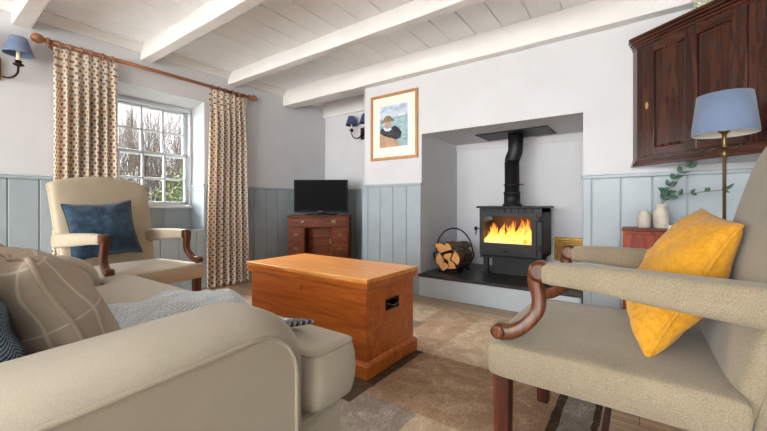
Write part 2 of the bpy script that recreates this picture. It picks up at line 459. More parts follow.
# ------------------------------------------------------------------ outside
b = MB(); b.box(-30, XL-.4, -14, 22, -.3, -.15); o = struct('ground', b, M['lawn'])
def bush(loc, rx, ry, rz, n, m, label, seed, leaf=.036):
    rnd = random.Random(seed); b = MB()
    for i in range(n):
        a = rnd.uniform(0, 2*PI); e = math.asin(rnd.uniform(-.2, 1)); r = rnd.uniform(.72, 1.04)
        d = Vector((math.cos(a)*math.cos(e), math.sin(a)*math.cos(e), math.sin(e)))
        r *= 1+.3*noise.noise(d*2.3+Vector((seed, 0, 0)))
        p = Vector((d.x*rx*r, d.y*ry*r, d.z*rz*r)); 
        t = Vector((rnd.gauss(0, 1), rnd.gauss(0, 1), rnd.gauss(0, .6))).normalized(); s = t.orthogonal().normalized()
        l = leaf*rnd.uniform(.6, 1.4)
        b.face([b.bm.verts.new(p-t*l), b.bm.verts.new(p+s*l*.45), b.bm.verts.new(p+t*l), b.bm.verts.new(p-s*l*.45)])
    core = []
    for k in range(9):
        e = k/8*PI/2; rr = .78
        core.append([(rr*rx*math.cos(e)*math.cos(2*PI*i/16)*(1+.12*math.sin(3*i+k)), rr*ry*math.cos(e)*math.sin(2*PI*i/16)*(1+.12*math.cos(2*i+k)), rr*rz*math.sin(e)+.001*k) for i in range(16)])
    b.loft(core, True)
    o = b.build('garden_shrub', m, loc=loc); return tag(o, label, 'shrub', 'shrubs outside the window')
bush((-7.0, 3.35, -.16), .72, .74, 1.6, 5600, M['bush2'], 'yellow-green leafy shrub outside the window, low at the right-hand panes', 3)
bush((-7.0, 1.75, -.16), .72, .74, 1.75, 3600, M['bush1'], 'dark green leafy shrub outside the window, low and left of the yellow-green one', 4)
bush((-12.4, 3.3, -.16), 1.0, 1.0, 2.9, 5200, M['bush1'], 'tall dark evergreen shrub outside, behind the bare shrubs at the left-hand panes', 5)
bush((-12.4, 5.5, -.16), 1.0, 1.0, 2.8, 5200, M['bush1'], 'tall dark evergreen shrub outside, behind the bare shrubs at the right-hand panes', 6)
def bare(loc, h, label, seed):
    rnd = random.Random(seed); b = MB()
    def grow(p, d, l, r, dep):
        q = p + d*l; q.x = max(-.56, min(.56, q.x)); q.y = max(-.56, min(.56, q.y)); mid = (p+q)/2 + Vector((rnd.gauss(0, .03), rnd.gauss(0, .03), 0))*l
        b.tube([p, mid, q], [r, r*.85, r*.7], 4 if dep > 1 else 3, cap=False)
        if dep == 0: return
        for k in range(rnd.choice((3, 3, 4))):
            nd = (d + Vector((rnd.gauss(0, .26), rnd.gauss(0, .26), rnd.uniform(0, .35)))).normalized()
            grow(p.lerp(q, rnd.uniform(.45, 1)), nd, l*rnd.uniform(.55, .85), r*.62, dep-1)
    for k in range(8):
        d = Vector((rnd.gauss(0, .12), rnd.gauss(0, .15), 1)).normalized()
        grow(Vector((rnd.uniform(-.4, .4), rnd.uniform(-.5, .5), 0)), d, h*.36*rnd.uniform(.8, 1.15), .016, 4)
    o = b.build('bare_shrub', M['twig'], loc=loc); tag(o, label, 'shrub', 'bare winter shrubs outside the window')
bare((-8.7, 2.45, -.16), 3.3, 'bare twiggy shrub outside, front row, seen through the left-hand panes of the window', 1)
bare((-8.7, 3.65, -.16), 3.5, 'bare twiggy shrub outside, front row, seen through the middle and right-hand panes', 2)
bare((-8.7, 4.85, -.16), 3.2, 'bare twiggy shrub outside, front row, mostly hidden by the right-hand curtain', 3)
bare((-10.5, 2.9, -.16), 4.2, 'taller bare shrub outside, back row, at the left-hand panes', 4)
bare((-10.5, 4.1, -.16), 4.0, 'taller bare shrub outside, back row, at the middle panes', 5)
bare((-10.5, 5.3, -.16), 4.2, 'taller bare shrub outside, back row, at the right-hand panes', 6)

# ------------------------------------------------------------------ curtains and pole
PZ, PX = 2.15, -3.70
t = thing('curtain_pole', 'stained wooden curtain pole with turned knob ends above the window', 'curtain pole', (PX, 1.57, PZ))
b = MB(); b.lathe([(.0165, -.845), (.0165, .90)], (0, 0, 0), 16, 'y'); b.build('pole', M['poledowel'], t)
fin = [(.017, 0), (.027, .004), (.027, .02), (.018, .026), (.018, .034), (.030, .046), (.037, .064), (.037, .08), (.028, .10), (.012, .112), (.002, .114)]
for s in (-1, 1):
    b = MB(); b.lathe([(r, s*h) for r, h in fin], (0, .885 if s > 0 else -.835, 0), 20, 'y'); b.build('finial', M['poledowel'], t)
    b = MB(); b.box(-.105, .0, s*.80-.012, s*.80+.012, -.02, .02); b.lathe([(.03, -.105), (.03, -.09)], (0, s*.80, 0), 14, 'x'); b.build('bracket', M['poledowel'], t, bevel=.003)
def curtain(y0, y1, ybot0, ybot1, label, ph):
    t = thing('curtain', label, 'curtain', (PX, (y0+y1)/2, 0), 0, 'pair of spotted curtains')
    b = MB(); NS, NZ = 150, 44; nf = 6.5; Z0, Z1 = .015, PZ-.035; cy = (y0+y1)/2
    V = {}; UL = [0]
    def pos(i, k):
        s = i/NS; f = k/NZ; z = Z1-(Z1-Z0)*f
        yy0 = y0+(ybot0-y0)*min(1, f*1.3); yy1 = y1+(ybot1-y1)*min(1, f*1.3)
        amp = .020+.028*min(1, f*5) ; pinch = math.exp(-((f-.05)/.035)**2)
        a = 2*PI*nf*s+ph+.35*math.sin(f*3+s*7)
        x = amp*math.sin(a)*(1-.5*pinch)+.008*math.sin(2*a+1.3)*(1-pinch)+.01*math.sin(5*s+f*4)
        y = yy0+(yy1-yy0)*s + .010*math.sin(2*a)*(1+pinch)
        return Vector((x, y-cy, z))
    L_ = 0; prev = None
    for i in range(NS+1):
        p = pos(i, NZ//2)
        if prev is not None: L_ += (Vector((p.x, p.y, 0))-Vector((prev.x, prev.y, 0))).length; UL.append(L_)
        prev = p
        for k in range(NZ+1): V[i, k] = b.bm.verts.new(pos(i, k))
    for i in range(NS):
        for k in range(NZ):
            uvq = [(UL[i+a]*1.15, V[i+a, k+c].co.z) for a, c in ((0, 0), (1, 0), (1, 1), (0, 1))]
            b.face([V[i, k], V[i+1, k], V[i+1, k+1], V[i, k+1]], uvq, True)
    b.build('curtain_cloth', M['curtain'], t)
    for q in range(6):
        yy = (y0-cy)+.03+(y1-y0-.06)*q/5
        b = MB(); b.tube([(.027*math.cos(a)*0+ .027*math.sin(a), .003*math.sin(a), .027*math.cos(a)) for a in [2*PI*j/20 for j in range(20)]], .0055, 8, closed=True, up=(0, 1, 0))
        b.build('curtain_ring', M['poledowel'], t, loc=(0, yy, PZ-.008), rot=(0, 0, random.uniform(-.3, .3)))
curtain(.75, 1.165, .735, 1.175, 'cream spotted curtain left of the window, behind the armchair with the navy cushion', 0)
curtain(1.985, 2.43, 1.95, 2.455, 'cream spotted curtain at the right side of the window, beside the grey panelling', 1.1)

# ------------------------------------------------------------------ wall lights
def sconce(loc, rz, label, shade_m, s=1.0, group='double wall lights with blue shades'):
    t = thing('wall_light', label, 'wall light', loc, rz, group); t.scale = (s, s, s)      # +x out of the wall
    b = MB(); b.box(0, .016, -.045, .045, -.075, .075); b.build('backplate', M['poledowel'] if rz == 0 else M['bronze'], t, bevel=.006)
    b = MB(); b.lathe([(.032, .016), (.034, .024), (.02, .034), (.012, .05), (.014, .058), (.004, .064)], (0, 0, 0), 16, 'x'); b.box(.012, .026, -.022, .022, -.06, .06)
    b.build('boss', M['bronze'], t, bevel=.003)
    for sg in (-1, 1):
        pts = spline([(.04, 0, -.01), (.06, sg*.03, -.055), (.085, sg*.075, -.062), (.10, sg*.105, -.03), (.105, sg*.11, .02)], 6)
        b = MB(); b.tube(pts, .0065, 8); ar = b.build('arm', M['bronze'], t)
        c = (.105, sg*.11, .02)
        b = MB(); b.lathe([(.006, -.005), (.016, 0), (.027, .006), (.028, .012), (.016, .016), (.017, .034), (.012, .036)], c, 16); b.build('candle_cup', M['bronze'], t)
        b = MB(); b.lathe([(.011, .03), (.011, .095), (.003, .10)], c, 12); b.build('candle_tube', M['cream'], t)
        b = MB(); b.lathe([(.074, .075), (.076, .077), (.042, .185), (.040, .185), (.072, .079)], c, 28, cap=False); b.build('lamp_shade', shade_m, t)
sconce((XL, .435, 1.88), 0, 'double wall light with blue shades high on the wall left of the curtain pole', M['shade'], 1.12)
sconce((-3.06, 3.8, 1.87), -PI/2, 'double wall light with navy shades in the alcove beside the framed picture', M['shade_d'], 1.1)

# ------------------------------------------------------------------ picture
t = thing('framed_picture', 'light oak framed watercolour of a person by the sea, on the chimney breast', 'picture', (-2.105, YB, 1.37))
W, H = .595, .70; fw = .03
b = MB()
prof = [(0, 0), (0, .020), (.008, .026), (.024, .026), (.03, .018), (.03, 0)]
def mitred(b, W, H, prof, mi=0):
    rings = []
    for cx, cz, sx, sz in ((-W/2, 0, 1, 1), (W/2, 0, -1, 1), (W/2, H, -1, -1), (-W/2, H, 1, -1)):
        rings.append([(cx+sx*i, -d, cz+sz*i) for i, d in prof])
    rings.append(rings[0]); b.loft(rings, False, False)
mitred(b, W, H, prof); b.build('frame', M['oakframe'], t)
b = MB(); b.box(-W/2+.01, W/2-.01, -.010, -.002, .01, H-.01); b.build('mount_board', M['mount'], t)
# the painting: flat colour shapes laid on a sheet
pw, ph_, ox, oz = .355, .44, .0, .135
cols = {'sky': (196, 206, 220), 'sea': (148, 178, 188), 'foam': (196, 208, 208), 'hat': (140, 120, 94), 'face': (196, 156, 130), 'beard': (160, 146, 132),
        'jersey': (46, 48, 58), 'coat': (184, 148, 118), 'collar': (214, 218, 224), 'sky2': (170, 186, 214)}
for k, c in cols.items(): M['p_'+k] = paint('watercolour_'+k, c, .8, .12, 0, 22)
art = t
def shape(nm, key, pts, d):
    b = MB(); b.prism([(ox+(u-.5)*pw, oz+v*ph_) for u, v in pts], 0, .0006, lambda a, c, y: (a, -.0102-d*.0007-y, c)); b.build(nm, M['p_'+key], art)
def blob(cx, cy, rx, ry, n=18, wob=.08, seed=0):
    r = random.Random(seed); return [(cx+rx*math.cos(2*PI*i/n)*(1+r.uniform(-wob, wob)), cy+ry*math.sin(2*PI*i/n)*(1+r.uniform(-wob, wob))) for i in range(n)]
shape('painted_sky', 'sky', [(0, .6), (1, .6), (1, 1), (0, 1)], 0)
shape('painted_cloud', 'sky2', [(.05, .86), (.4, .9), (.7, .84), (.95, .9), (.9, .97), (.5, .95), (.1, .97)], 1)
shape('painted_sea', 'sea', [(0, 0), (1, 0), (1, .72), (0, .70)], 0.5)
for i, (y, a0, a1) in enumerate(((.64, .5, .98), (.56, .02, .3), (.5, .6, .95), (.3, .75, 1), (.2, .8, .98))):
    shape('painted_wave', 'foam', [(a0, y), ((a0+a1)/2, y+.012), (a1, y), ((a0+a1)/2, y-.012)], 1.2)
shape('painted_coat', 'coat', [(.0, 0), (.70, 0), (.68, .10), (.5, .2), (.3, .3), (.06, .34), (0, .28)], 2)
shape('painted_jersey', 'jersey', [(.02, .36), (.16, .28), (.4, .22), (.6, .16), (.76, .2), (.8, .32), (.7, .42), (.55, .50), (.4, .46), (.2, .42), (.1, .48), (.03, .44)], 3)
shape('painted_collar', 'collar', [(.14, .47), (.2, .40), (.34, .38), (.44, .41), (.42, .48), (.28, .50)], 4)
shape('painted_face', 'face', blob(.31, .56, .115, .075, seed=3), 5)
shape('painted_beard', 'beard', blob(.32, .50, .12, .055, seed=2), 6)
shape('painted_hat', 'hat', [(.14, .62), (.3, .60), (.47, .62), (.46, .70), (.38, .75), (.24, .755), (.16, .70)], 7)
shape('painted_hat_brim', 'hat', [(.05, .575), (.14, .60), (.3, .625), (.46, .615), (.55, .60), (.53, .66), (.44, .675), (.3, .66), (.14, .665), (.07, .63)], 8)
b = MB(); b.box(-W/2+.02, W/2-.02, -.0185, -.017, .02, H-.02); b.build('glazing', M['glass'], t)
# ------------------------------------------------------------------ fireplace
HZ = .216
b = MB(); b.box(-1.762, -.36, 3.05, 3.96, 0, HZ-.028); struct('trim_13', b, M['hearthpaint'], bevel=.004)
b = MB(); b.box(-1.768, -.356, 3.035, 3.965, HZ-.028, HZ); o = b.build('hearth_slab', M['slate'], bevel=.004); tag(o, 'black slate hearth slab under the stove', 'hearth')

FX0, FX1, FY0, FY1, SZ0, SZ1 = -1.288, -.71, 3.42, 3.82, .40, .88
cx = (FX0+FX1)/2; w = FX1-FX0; hw = w/2
t = thing('wood_burning_stove', 'black cast iron wood-burning stove alight on the slate hearth', 'stove', (cx, FY0, HZ)); z = lambda v: v-HZ
b = MB()
b.box(-hw, hw, .36, .40, z(SZ0), z(SZ1-.02)); b.box(-hw, -hw+.03, 0, .37, z(SZ0), z(SZ1-.02)); b.box(hw-.03, hw, 0, .37, z(SZ0), z(SZ1-.02))
b.box(-hw, hw, 0, .37, z(SZ0), z(SZ0+.11)); b.box(-hw, hw, 0, .37, z(SZ1-.09), z(SZ1-.02))
b.box(hw-.008, hw+.006, .03, .34, z(SZ0+.03), z(SZ1-.06)); b.box(hw-.09, hw, -.002, .02, z(SZ0), z(SZ1-.02)); b.box(-hw, -hw+.045, -.002, .02, z(SZ0), z(SZ1-.02))
b.build('firebox', M['iron'], t, bevel=.005)
b = MB(); b.box(-hw-.022, hw+.022, -.035, .42, z(SZ1-.02), z(SZ1)); b.build('top_plate', M['iron'], t, bevel=.006)
for k in range(8):
    xx = -hw+.05+k*(w-.14)/7; b = MB(); b.box(xx-.014, xx+.014, -.020, .002, z(SZ1-.058), z(SZ1-.028)); b.build('air_vent', M['iron'], t, bevel=.003)
# door with an arched window
DX0, DX1, DZ0, DZ1 = -hw+.012, hw-.045, z(SZ0+.015), z(SZ1-.068)
wx0, wx1, wz0, wz1 = -hw+.047, hw-.078, z(.525), z(.785)
def topz(u): return wz1-.018*abs(u)**2.5
d = MB(); NX = 24
out, inn = [], []
for i in range(NX+1): u = -1+2*i/NX; inn.append((wx0+(wx1-wx0)*i/NX, topz(u))); out.append((DX0+(DX1-DX0)*i/NX, DZ1))
for i in range(NX+1): u = 1-2*i/NX; inn.append((wx1-(wx1-wx0)*i/NX, wz0)); out.append((DX1-(DX1-DX0)*i/NX, DZ0))
def ring(b, out, inn, y0, y1):
    n = len(out); o0 = [b.bm.verts.new((x, y0, q)) for x, q in out]; i0 = [b.bm.verts.new((x, y0, q)) for x, q in inn]
    o1 = [b.bm.verts.new((x, y1, q)) for x, q in out]; i1 = [b.bm.verts.new((x, y1, q)) for x, q in inn]
    for k in range(n):
        j = (k+1) % n
        b.face([o0[k], o0[j], i0[j], i0[k]]); b.face([i0[k], i0[j], i1[j], i1[k]]); b.face([o0[j], o0[k], o1[k], o1[j]])
ring(d, out, inn, -.022, .004)
inn2 = [(x+(.008 if x < 0 else -.008), q+(.008 if q < z(.65) else -.008)) for x, q in inn]; grow_ = [(x-(.012 if x < 0 else -.012), q-(.012 if q < z(.65) else -.012)) for x, q in inn]
ring(d, grow_, inn, -.030, -.02)
dr = d.build('door', M['iron'], t)
b = MB(); b.box(DX0+.03, DX1-.03, -.028, -.018, DZ0+.018, DZ0+.075); b.build('ash_door_panel', M['iron'], dr, bevel=.004)
b = MB(); b.lathe([(.007, 0), (.007, -.018), (.014, -.022), (.016, -.032), (.008, -.040), (.001, -.041)], (-.02, -.026, DZ0+.052), 14, 'y'); b.build('knob', flat('polished_steel', (90, 88, 86), .25, 1), dr)
b = MB(); b.tube([(DX0-.006, -.02, z(.66)), (DX0-.03, -.035, z(.66)), (DX0-.034, -.04, z(.60))], .006, 8); b.lathe([(.005, -.02), (.015, -.012), (.017, 0), (.015, .012), (.005, .02)], (DX0-.034, -.04, z(.66)), 12); b.build('handle', M['iron'], dr)
b = MB(); b.box(wx0-.006, wx1+.006, -.004, 0, wz0-.006, wz1+.006); b.build('pane', M['glass'], dr)
for zz in (.50, .76):
    b = MB(); b.box(DX1-.004, hw+.012, -.03, -.004, z(zz)-.014, z(zz)+.014); b.lathe([(.012, -.026), (.012, .026)], (hw-.012, -.028, z(zz)), 12); b.build('hinge', M['iron'], t, bevel=.003)
for sx in (-1, 1):
    for yy in (.04, .33):
        b = MB(); b.loft([[(sx*(hw-.055)+a*f, yy+c*f, q) for a, c in ((-.03, -.03), (.03, -.03), (.03, .03), (-.03, .03))] for q, f in ((0, 1.1), (.012, 1.1), (.02, .7), (z(SZ0)-.03, .8), (z(SZ0), 1.2))], True, False)
        b.build('leg', M['iron'], t, bevel=.003)
b = MB(); b.box(-hw+.03, hw-.03, -.07, .04, z(SZ0)-.012, z(SZ0)+.004); b.box(-hw+.10, hw-.10, .08, .34, 0, z(SZ0)); b.build('ash_lip', M['iron'], t, bevel=.004)
firebrick = paint('firebrick', (62, 44, 32), .9, .2, .2, 10)
b = MB(); b.box(-hw+.03, hw-.03, .33, .358, z(SZ0+.11), z(SZ1-.09)); b.build('firebrick_lining', firebrick, t)

# fire inside the stove: one uncountable blaze over embers and glowing wood
rnd = random.Random(11); b = MB()
def tongue(x, y, h, r, lean):
    rings = []
    for k in range(9):
        f = k/8; rr = r*(1-f)**.75*(1+.5*math.sin(f*PI))+.0004; xx = x+lean*f*f+.014*math.sin(f*6+x*40); 
        rings.append([(xx+rr*math.cos(2*PI*i/10), y+rr*.6*math.sin(2*PI*i/10), z(.515)+h*f) for i in range(10)])
    b.loft(rings, True)
for k in range(120):
    xx = -hw+.042+(wx1+hw-.047)*(k+rnd.random())/120; h = rnd.uniform(.05, .20)*(1+.3*math.exp(-((xx-.10)/.10)**2)); tongue(xx, rnd.uniform(.04, .2), h, rnd.uniform(.005, .013), rnd.uniform(-.03, .03))
o = b.build('flames', M['flame'], loc=(cx, FY0, HZ)); tag(o, 'orange and yellow flames burning behind the stove window', 'fire', kind='stuff')
for i, (x0, x1, yy, lab) in enumerate(((-.2, .02, .10, 'left of the glowing logs inside the stove window'), (-.03, .2, .09, 'right of the glowing logs inside the stove window'))):
    b = MB(); b.tube([(x0, yy, z(.535)), ((x0+x1)/2, yy+.02, z(.54)), (x1, yy, z(.532))], .022, 9); b.build('burning_log', M['ember'], loc=(cx, FY0, HZ))
    tag(bpy.context.scene.objects[[q.name for q in COL.objects if q.name.startswith('burning_log')][-1]], lab, 'log', 'burning logs in the stove')

fx, fy = -1.03, 3.62
t = thing('stove_flue_pipe', 'black stove pipe with an offset bend and collar rising above the stove', 'flue pipe', (fx, fy, SZ1))
b = MB(); R = .070; dx = .015
b.lathe([(R+.02, 0), (R+.02, .02), (R+.006, .022), (R+.006, .11), (R+.010, .112), (R+.010, .125), (R, .13), (R, .44)], (0, 0, 0), 28)
pts = [(0, 0, .44), (.005, 0, .47), (.03, 0, .53), (.035, 0, .56), (.035, 0, .715)]
b.tube(pts, R, 28, up=(0, 1, 0)); b.build('pipe', M['iron'], t)
for zz in (.125, .20): b = MB(); b.lathe([(R+.001, zz), (R+.009, zz+.002), (R+.009, zz+.016), (R+.001, zz+.018)], (0, 0, 0), 28); b.build('collar', M['iron'], t)
b = MB(); b.tube([(R, 0, .21), (R+.03, 0, .21)], .006, 8); b.lathe([(.010, -.008), (.010, .008)], (R+.03, 0, .21), 10); b.build('damper_knob', flat('damper_steel', (110, 108, 106), .3, 1), t)
b = MB(); b.prism([(-1.345, 3.45), (-.668, 3.42), (-.662, 3.82), (-1.345, 3.84)], 1.588, 1.597); o = b.build('register_plate', M['iron'], bevel=.002); tag(o, 'flat black register plate at the top of the fireplace around the pipe', 'plate')

# brass vent plate on the back wall of the fireplace
t = thing('vent_cover', 'aged brass louvred vent cover low on the back wall right of the stove', 'vent', (-.575, 3.967, .33))
b = MB(); mitred(b, .26, .235, [(0, 0), (0, .008), (.006, .012), (.018, .012), (.02, .006), (.02, 0)]); b.build('frame', M['brass'], t)
b = MB(); b.box(-.11, .11, -.005, -.0005, .02, .215)
for k in range(9):
    zz = .026+k*.021
    for s in (-1, 1): 
        b.prism([(-.004, zz), (-.014, zz+.004), (-.010, zz+.014), (-.004, zz+.012)], min(s*.004, s*.105), max(s*.004, s*.105), lambda a, c, q: (q, a, c))
b.build('louvres', M['brass'], t)

# log basket and its logs
LBX, LBY = -1.55, 3.40
t = thing('log_basket', 'round wrought iron log hoop with a tall ring handle left of the stove', 'log holder', (LBX, LBY, HZ))
b = MB(); Rr = .165
for yy in (-.12, .12):
    b.tube([(Rr*math.cos(a), yy, Rr+.02+Rr*math.sin(a)) for a in [PI+PI*j/20 for j in range(21)]], .007, 8, up=(0, 1, 0))
    b.tube([(-.11, yy, .005), (-.06, yy, .035)], .007, 6); b.tube([(.11, yy, .005), (.06, yy, .035)], .007, 6); b.tube([(-.12, yy, .006), (.12, yy, .006)], .006, 6)
for a in [PI+PI*j/8 for j in range(9)]: b.tube([(Rr*math.cos(a), -.12, Rr+.02+Rr*math.sin(a)), (Rr*math.cos(a), .12, Rr+.02+Rr*math.sin(a))], .006, 6)
b.build('cradle', M['wrought'], t)
b = MB(); b.tube([(.20*math.cos(a), 0, Rr+.03+.24*math.sin(a)) for a in [PI*j/24 for j in range(25)]], .007, 8, up=(0, 1, 0)); b.build('ring_handle', M['wrought'], t)
rnd = random.Random(5)
def log(px, pz, r, wedge, rot, label, L=.30, yaw=0.0):
    b = MB(); b.mi = 0; pts = []
    n = 12
    if wedge:
        a0 = wedge
        pts = [(0, 0)]+[(math.cos(a0*i/6)*1, math.sin(a0*i/6)) for i in range(7)]; cxx = sum(p[0] for p in pts)/8; cyy = sum(p[1] for p in pts)/8; pts = [(p[0]-cxx, p[1]-cyy) for p in pts]
    else: pts = [(math.cos(2*PI*i/n), math.sin(2*PI*i/n)) for i in range(n)]
    c, s_ = math.cos(rot), math.sin(rot)
    rings = []
    for k in range(6):
        f = k/5; rr = r*(1+.06*math.sin(k*2+rot)); rings.append([((p[0]*c-p[1]*s_)*rr+.004*noise.noise(Vector((p[0]*3, k, rot))), -L/2+L*f, (p[0]*s_+p[1]*c)*rr+.004*noise.noise(Vector((p[1]*3, k+5, rot)))) for p in pts])
    b.loft(rings, False, False)
    b.mi = 1
    b.face([b.bm.verts.new(q) for q in rings[0]][::-1]); b.face([b.bm.verts.new(q) for q in rings[-1]])
    o = b.build('firewood_log', [M['barkcol'], M['logend']], loc=(LBX+px, LBY+.0, HZ+pz), rot=(0, 0, yaw)); tag(o, label, 'log', 'split logs in the log basket')
log(-0.106, 0.131, 0.088, 1.5, 2.2, 'split log at the left end of the bottom row in the log basket')
log(-0.039, 0.079, 0.088, 1.6, .6, 'split log lowest in the log basket', L=.32)
log(0.050, 0.089, 0.088, 1.4, .1, 'split log right of the lowest one in the basket')
log(0.106, 0.158, 0.094, 1.7, -.6, 'long pale-faced split log at the right side of the pile', L=.33)
log(-0.006, 0.173, 0.076, 1.5, 1.2, 'small split log in the middle of the pile')
log(-0.062, 0.257, 0.099, 1.8, .35, 'largest split log on the top left of the pile', L=.31)
log(0.050, 0.268, 0.076, 1.5, .2, 'pale-ended split log on top of the pile next to the stove side', L=.34, yaw=-.2)

# ------------------------------------------------------------------ corner desk and television
DW, DD, DH = .77, .37, .765
u = (319-383.5)/356.5; dd = 4.38
dc = Vector((-3.2, 3.08, 0)); yaw = math.radians(35.7)
t = thing('kneehole_desk', 'small mahogany kneehole desk with brass-handled drawers in the corner', 'desk', (dc.x, dc.y, 0), yaw)   # -y is the front
b = MB(); b.box(-DW/2, DW/2, 0, DD, DH-.02, DH); b.build('desk_top', M['mahog'], t, bevel=.005)
b = MB(); b.box(-DW/2+.012, DW/2-.012, .012, DD-.01, DH-.15, DH-.02)
for s in (-1, 1): b.box(min(s*.165, s*(DW/2-.012)), max(s*.165, s*(DW/2-.012)), .012, DD-.01, .05, DH-.15); b.box(min(s*.16, s*(DW/2-.004)), max(s*.16, s*(DW/2-.004)), .004, DD-.01, 0, .06)
b.box(-.17, .17, .2, DD-.01, .05, DH-.15)
b.build('carcass', M['mahog'], t, bevel=.003)
def handle(par, x, y, zc, wd=.05):
    b = MB(); b.tube(spline([(x-wd/2, y, zc+.006), (x-wd/2, y-.014, zc), (x-wd*.25, y-.016, zc-.014), (x+wd*.25, y-.016, zc-.014), (x+wd/2, y-.014, zc), (x+wd/2, y, zc+.006)], 4), .0028, 6)
    for s in (-1, 1): b.lathe([(.008, 0), (.008, -.004), (.003, -.012)], (x+s*wd/2, y, zc+.006), 10, 'y')
    b.box(x-wd/2-.006, x+wd/2+.006, y-.002, y, zc-.006, zc+.014)
    b.build('handle', M['oldbrass'], par)
d = MB(); d.box(-DW/2+.028, DW/2-.028, 0, .014, DH-.135, DH-.032); dr = d.build('drawer', M['mahog'], t, bevel=.004)
handle(dr, -.19, 0, DH-.082); handle(dr, .19, 0, DH-.082)
b = MB(); b.lathe([(.010, 0), (.010, -.003), (.004, -.004)], (0, 0, DH-.055), 10, 'y'); b.build('keyhole_plate', M['oldbrass'], dr)
for s in (-1, 1):
    for z0, z1 in ((.455, .600), (.275, .440), (.075, .260)):
        d = MB(); xc = s*.268; d.box(xc-.093, xc+.093, 0, .014, z0, z1); dr = d.build('drawer', M['mahog'], t, bevel=.004); handle(dr, xc, 0, (z0+z1)/2)
d = MB(); d.box(-.155, .155, .185, .2, .07, .60); dr = d.build('cupboard_door', M['mahog'], t, bevel=.003)
b = MB(); b.box(-.11, .11, .18, .187, .12, .55); b.build('door_panel', M['mahog'], dr, bevel=.006)
b = MB(); b.box(.11, .135, .176, .186, .40, .46); b.build('brass_lock', M['oldbrass'], dr, bevel=.002)

TW, TH = .69, .415
fwd = Vector((-math.sin(yaw), math.cos(yaw), 0)); tp = dc+fwd*.17+Vector((math.cos(yaw), math.sin(yaw), 0))*.0
t = thing('television', 'flat black television on a short stand on the corner desk', 'television', (tp.x, tp.y, DH), yaw+math.radians(-2))
b = MB(); b.box(-TW/2, TW/2, 0, .045, .035, .035+TH); b.box(-TW*.35, TW*.35, .04, .07, .08, .35); b.build('casing', M['tv'], t, bevel=.006)
b = MB(); b.box(-TW/2+.016, TW/2-.016, -.0015, .002, .058, .035+TH-.016); b.build('screen', M['screen'], t)
b = MB(); b.prism([(.21*math.cos(2*PI*i/40), .04+.10*math.sin(2*PI*i/40)) for i in range(40)], 0, .012); b.box(-.04, .04, .01, .05, .01, .05); b.build('stand', M['tv'], t, bevel=.003)
b = MB(); b.box(-.022, .022, -.003, .002, .040, .052); b.build('badge_light', flat('red_badge', (120, 40, 34), .4), t)

# ------------------------------------------------------------------ pine chest
t = thing('blanket_chest', 'large orange pine blanket chest with an iron side handle, on the rug', 'chest', (-1.597, 1.631, 0))
LX, LY, HT = .505, .25, .515
b = MB(); b.box(-LX, LX, -LY, LY, HT-.022, HT); b.build('lid', M['pine_top'], t, bevel=.004, seg=3)
b = MB()
rings = [[(sx*(LX-i), sy*(LY-i), zz) for sx, sy in ((-1, -1), (1, -1), (1, 1), (-1, 1))] for i, zz in ((.002, HT-.022), (.004, HT-.05), (.010, HT-.062), (.018, HT-.066))]
b.loft(rings, True, False); b.build('lid_moulding', M['pine'], t, bevel=.002)
bx, by = LX-.022, LY-.022
b = MB(); b.box(-bx, bx, -by, by, .02, HT-.066); b.build('body', M['pine'], t, bevel=.003)
b = MB(); rings = [[(sx*(bx+i), sy*(by+i), zz) for sx, sy in ((-1, -1), (1, -1), (1, 1), (-1, 1))] for i, zz in ((.018, .012), (.018, .075), (.012, .085), (.004, .092), (.0, .094))]
b.loft(rings, True, False); b.build('plinth', M['pine'], t, bevel=.002)
b = MB(); b.lathe([(.007, 0), (.007, -.002), (.001, -.0022)], (0, -by, HT-.10), 10, 'y'); b.prism([(-.003, HT-.125), (.003, HT-.125), (.002, HT-.10), (-.002, HT-.10)], -by-.002, -by, lambda a, c, y: (a, y, c)); b.build('keyhole', M['bronze'], t)
b = MB(); rings = []
for i, dpt in ((0, 0), (0, .006), (.009, .006), (.009, -.0)):
    rings.append([(bx+dpt, sy*(.062-i), .345+sz*(.030-i)) for sy, sz in ((-1, -1), (1, -1), (1, 1), (-1, 1))])
b.loft(rings, True, False); hd = b.build('handle_plate', M['wrought'], t)
b = MB(); b.tube([(bx+.004, -.042, .35), (bx+.016, -.038, .343), (bx+.018, 0, .336), (bx+.016, .038, .343), (bx+.004, .042, .35)], .005, 8); b.build('bail_handle', flat('worn_iron', (96, 88, 80), .4, .8), hd)

# ------------------------------------------------------------------ rug
b = MB(); keys = ['rug_beige', 'rug_tan', 'rug_cream', 'rug_grey', 'rug_dark', 'rug_blue', 'rug_rust']
XC = [-2.45, -1.75, -1.0, -.26, -.13]; 
grid = [ # (x0,x1,y0,y1,key)
 (-2.45,-1.75,2.2,2.76,1),(-1.75,-1.35,2.35,2.76,2),(-1.35,-1.0,2.35,2.76,6),(-1.0,-.62,2.35,2.76,0),(-.62,-.13,2.35,2.76,2),
 (-1.75,-1.3,1.87,2.35,3),(-1.3,-1.0,1.87,2.35,6),(-1.0,-.30,1.87,2.35,0),(-.30,-.13,1.87,2.35,3),
 (-2.45,-1.75,1.3,2.2,0),(-1.75,-1.05,1.2,1.87,4),(-1.05,-.30,1.30,1.87,1),(-.30,-.265,.92,1.87,4),(-.265,-.155,.92,1.87,3),(-.155,-.13,.92,1.87,4),
 (-2.45,-1.75,.5,1.3,2),(-1.75,-1.05,.5,1.2,3),(-1.05,-.76,.92,1.30,3),(-.76,-.30,.92,1.30,0),(-1.05,-.62,.5,.92,5),(-.62,-.13,.5,.92,5)]
rr = random.Random(3)
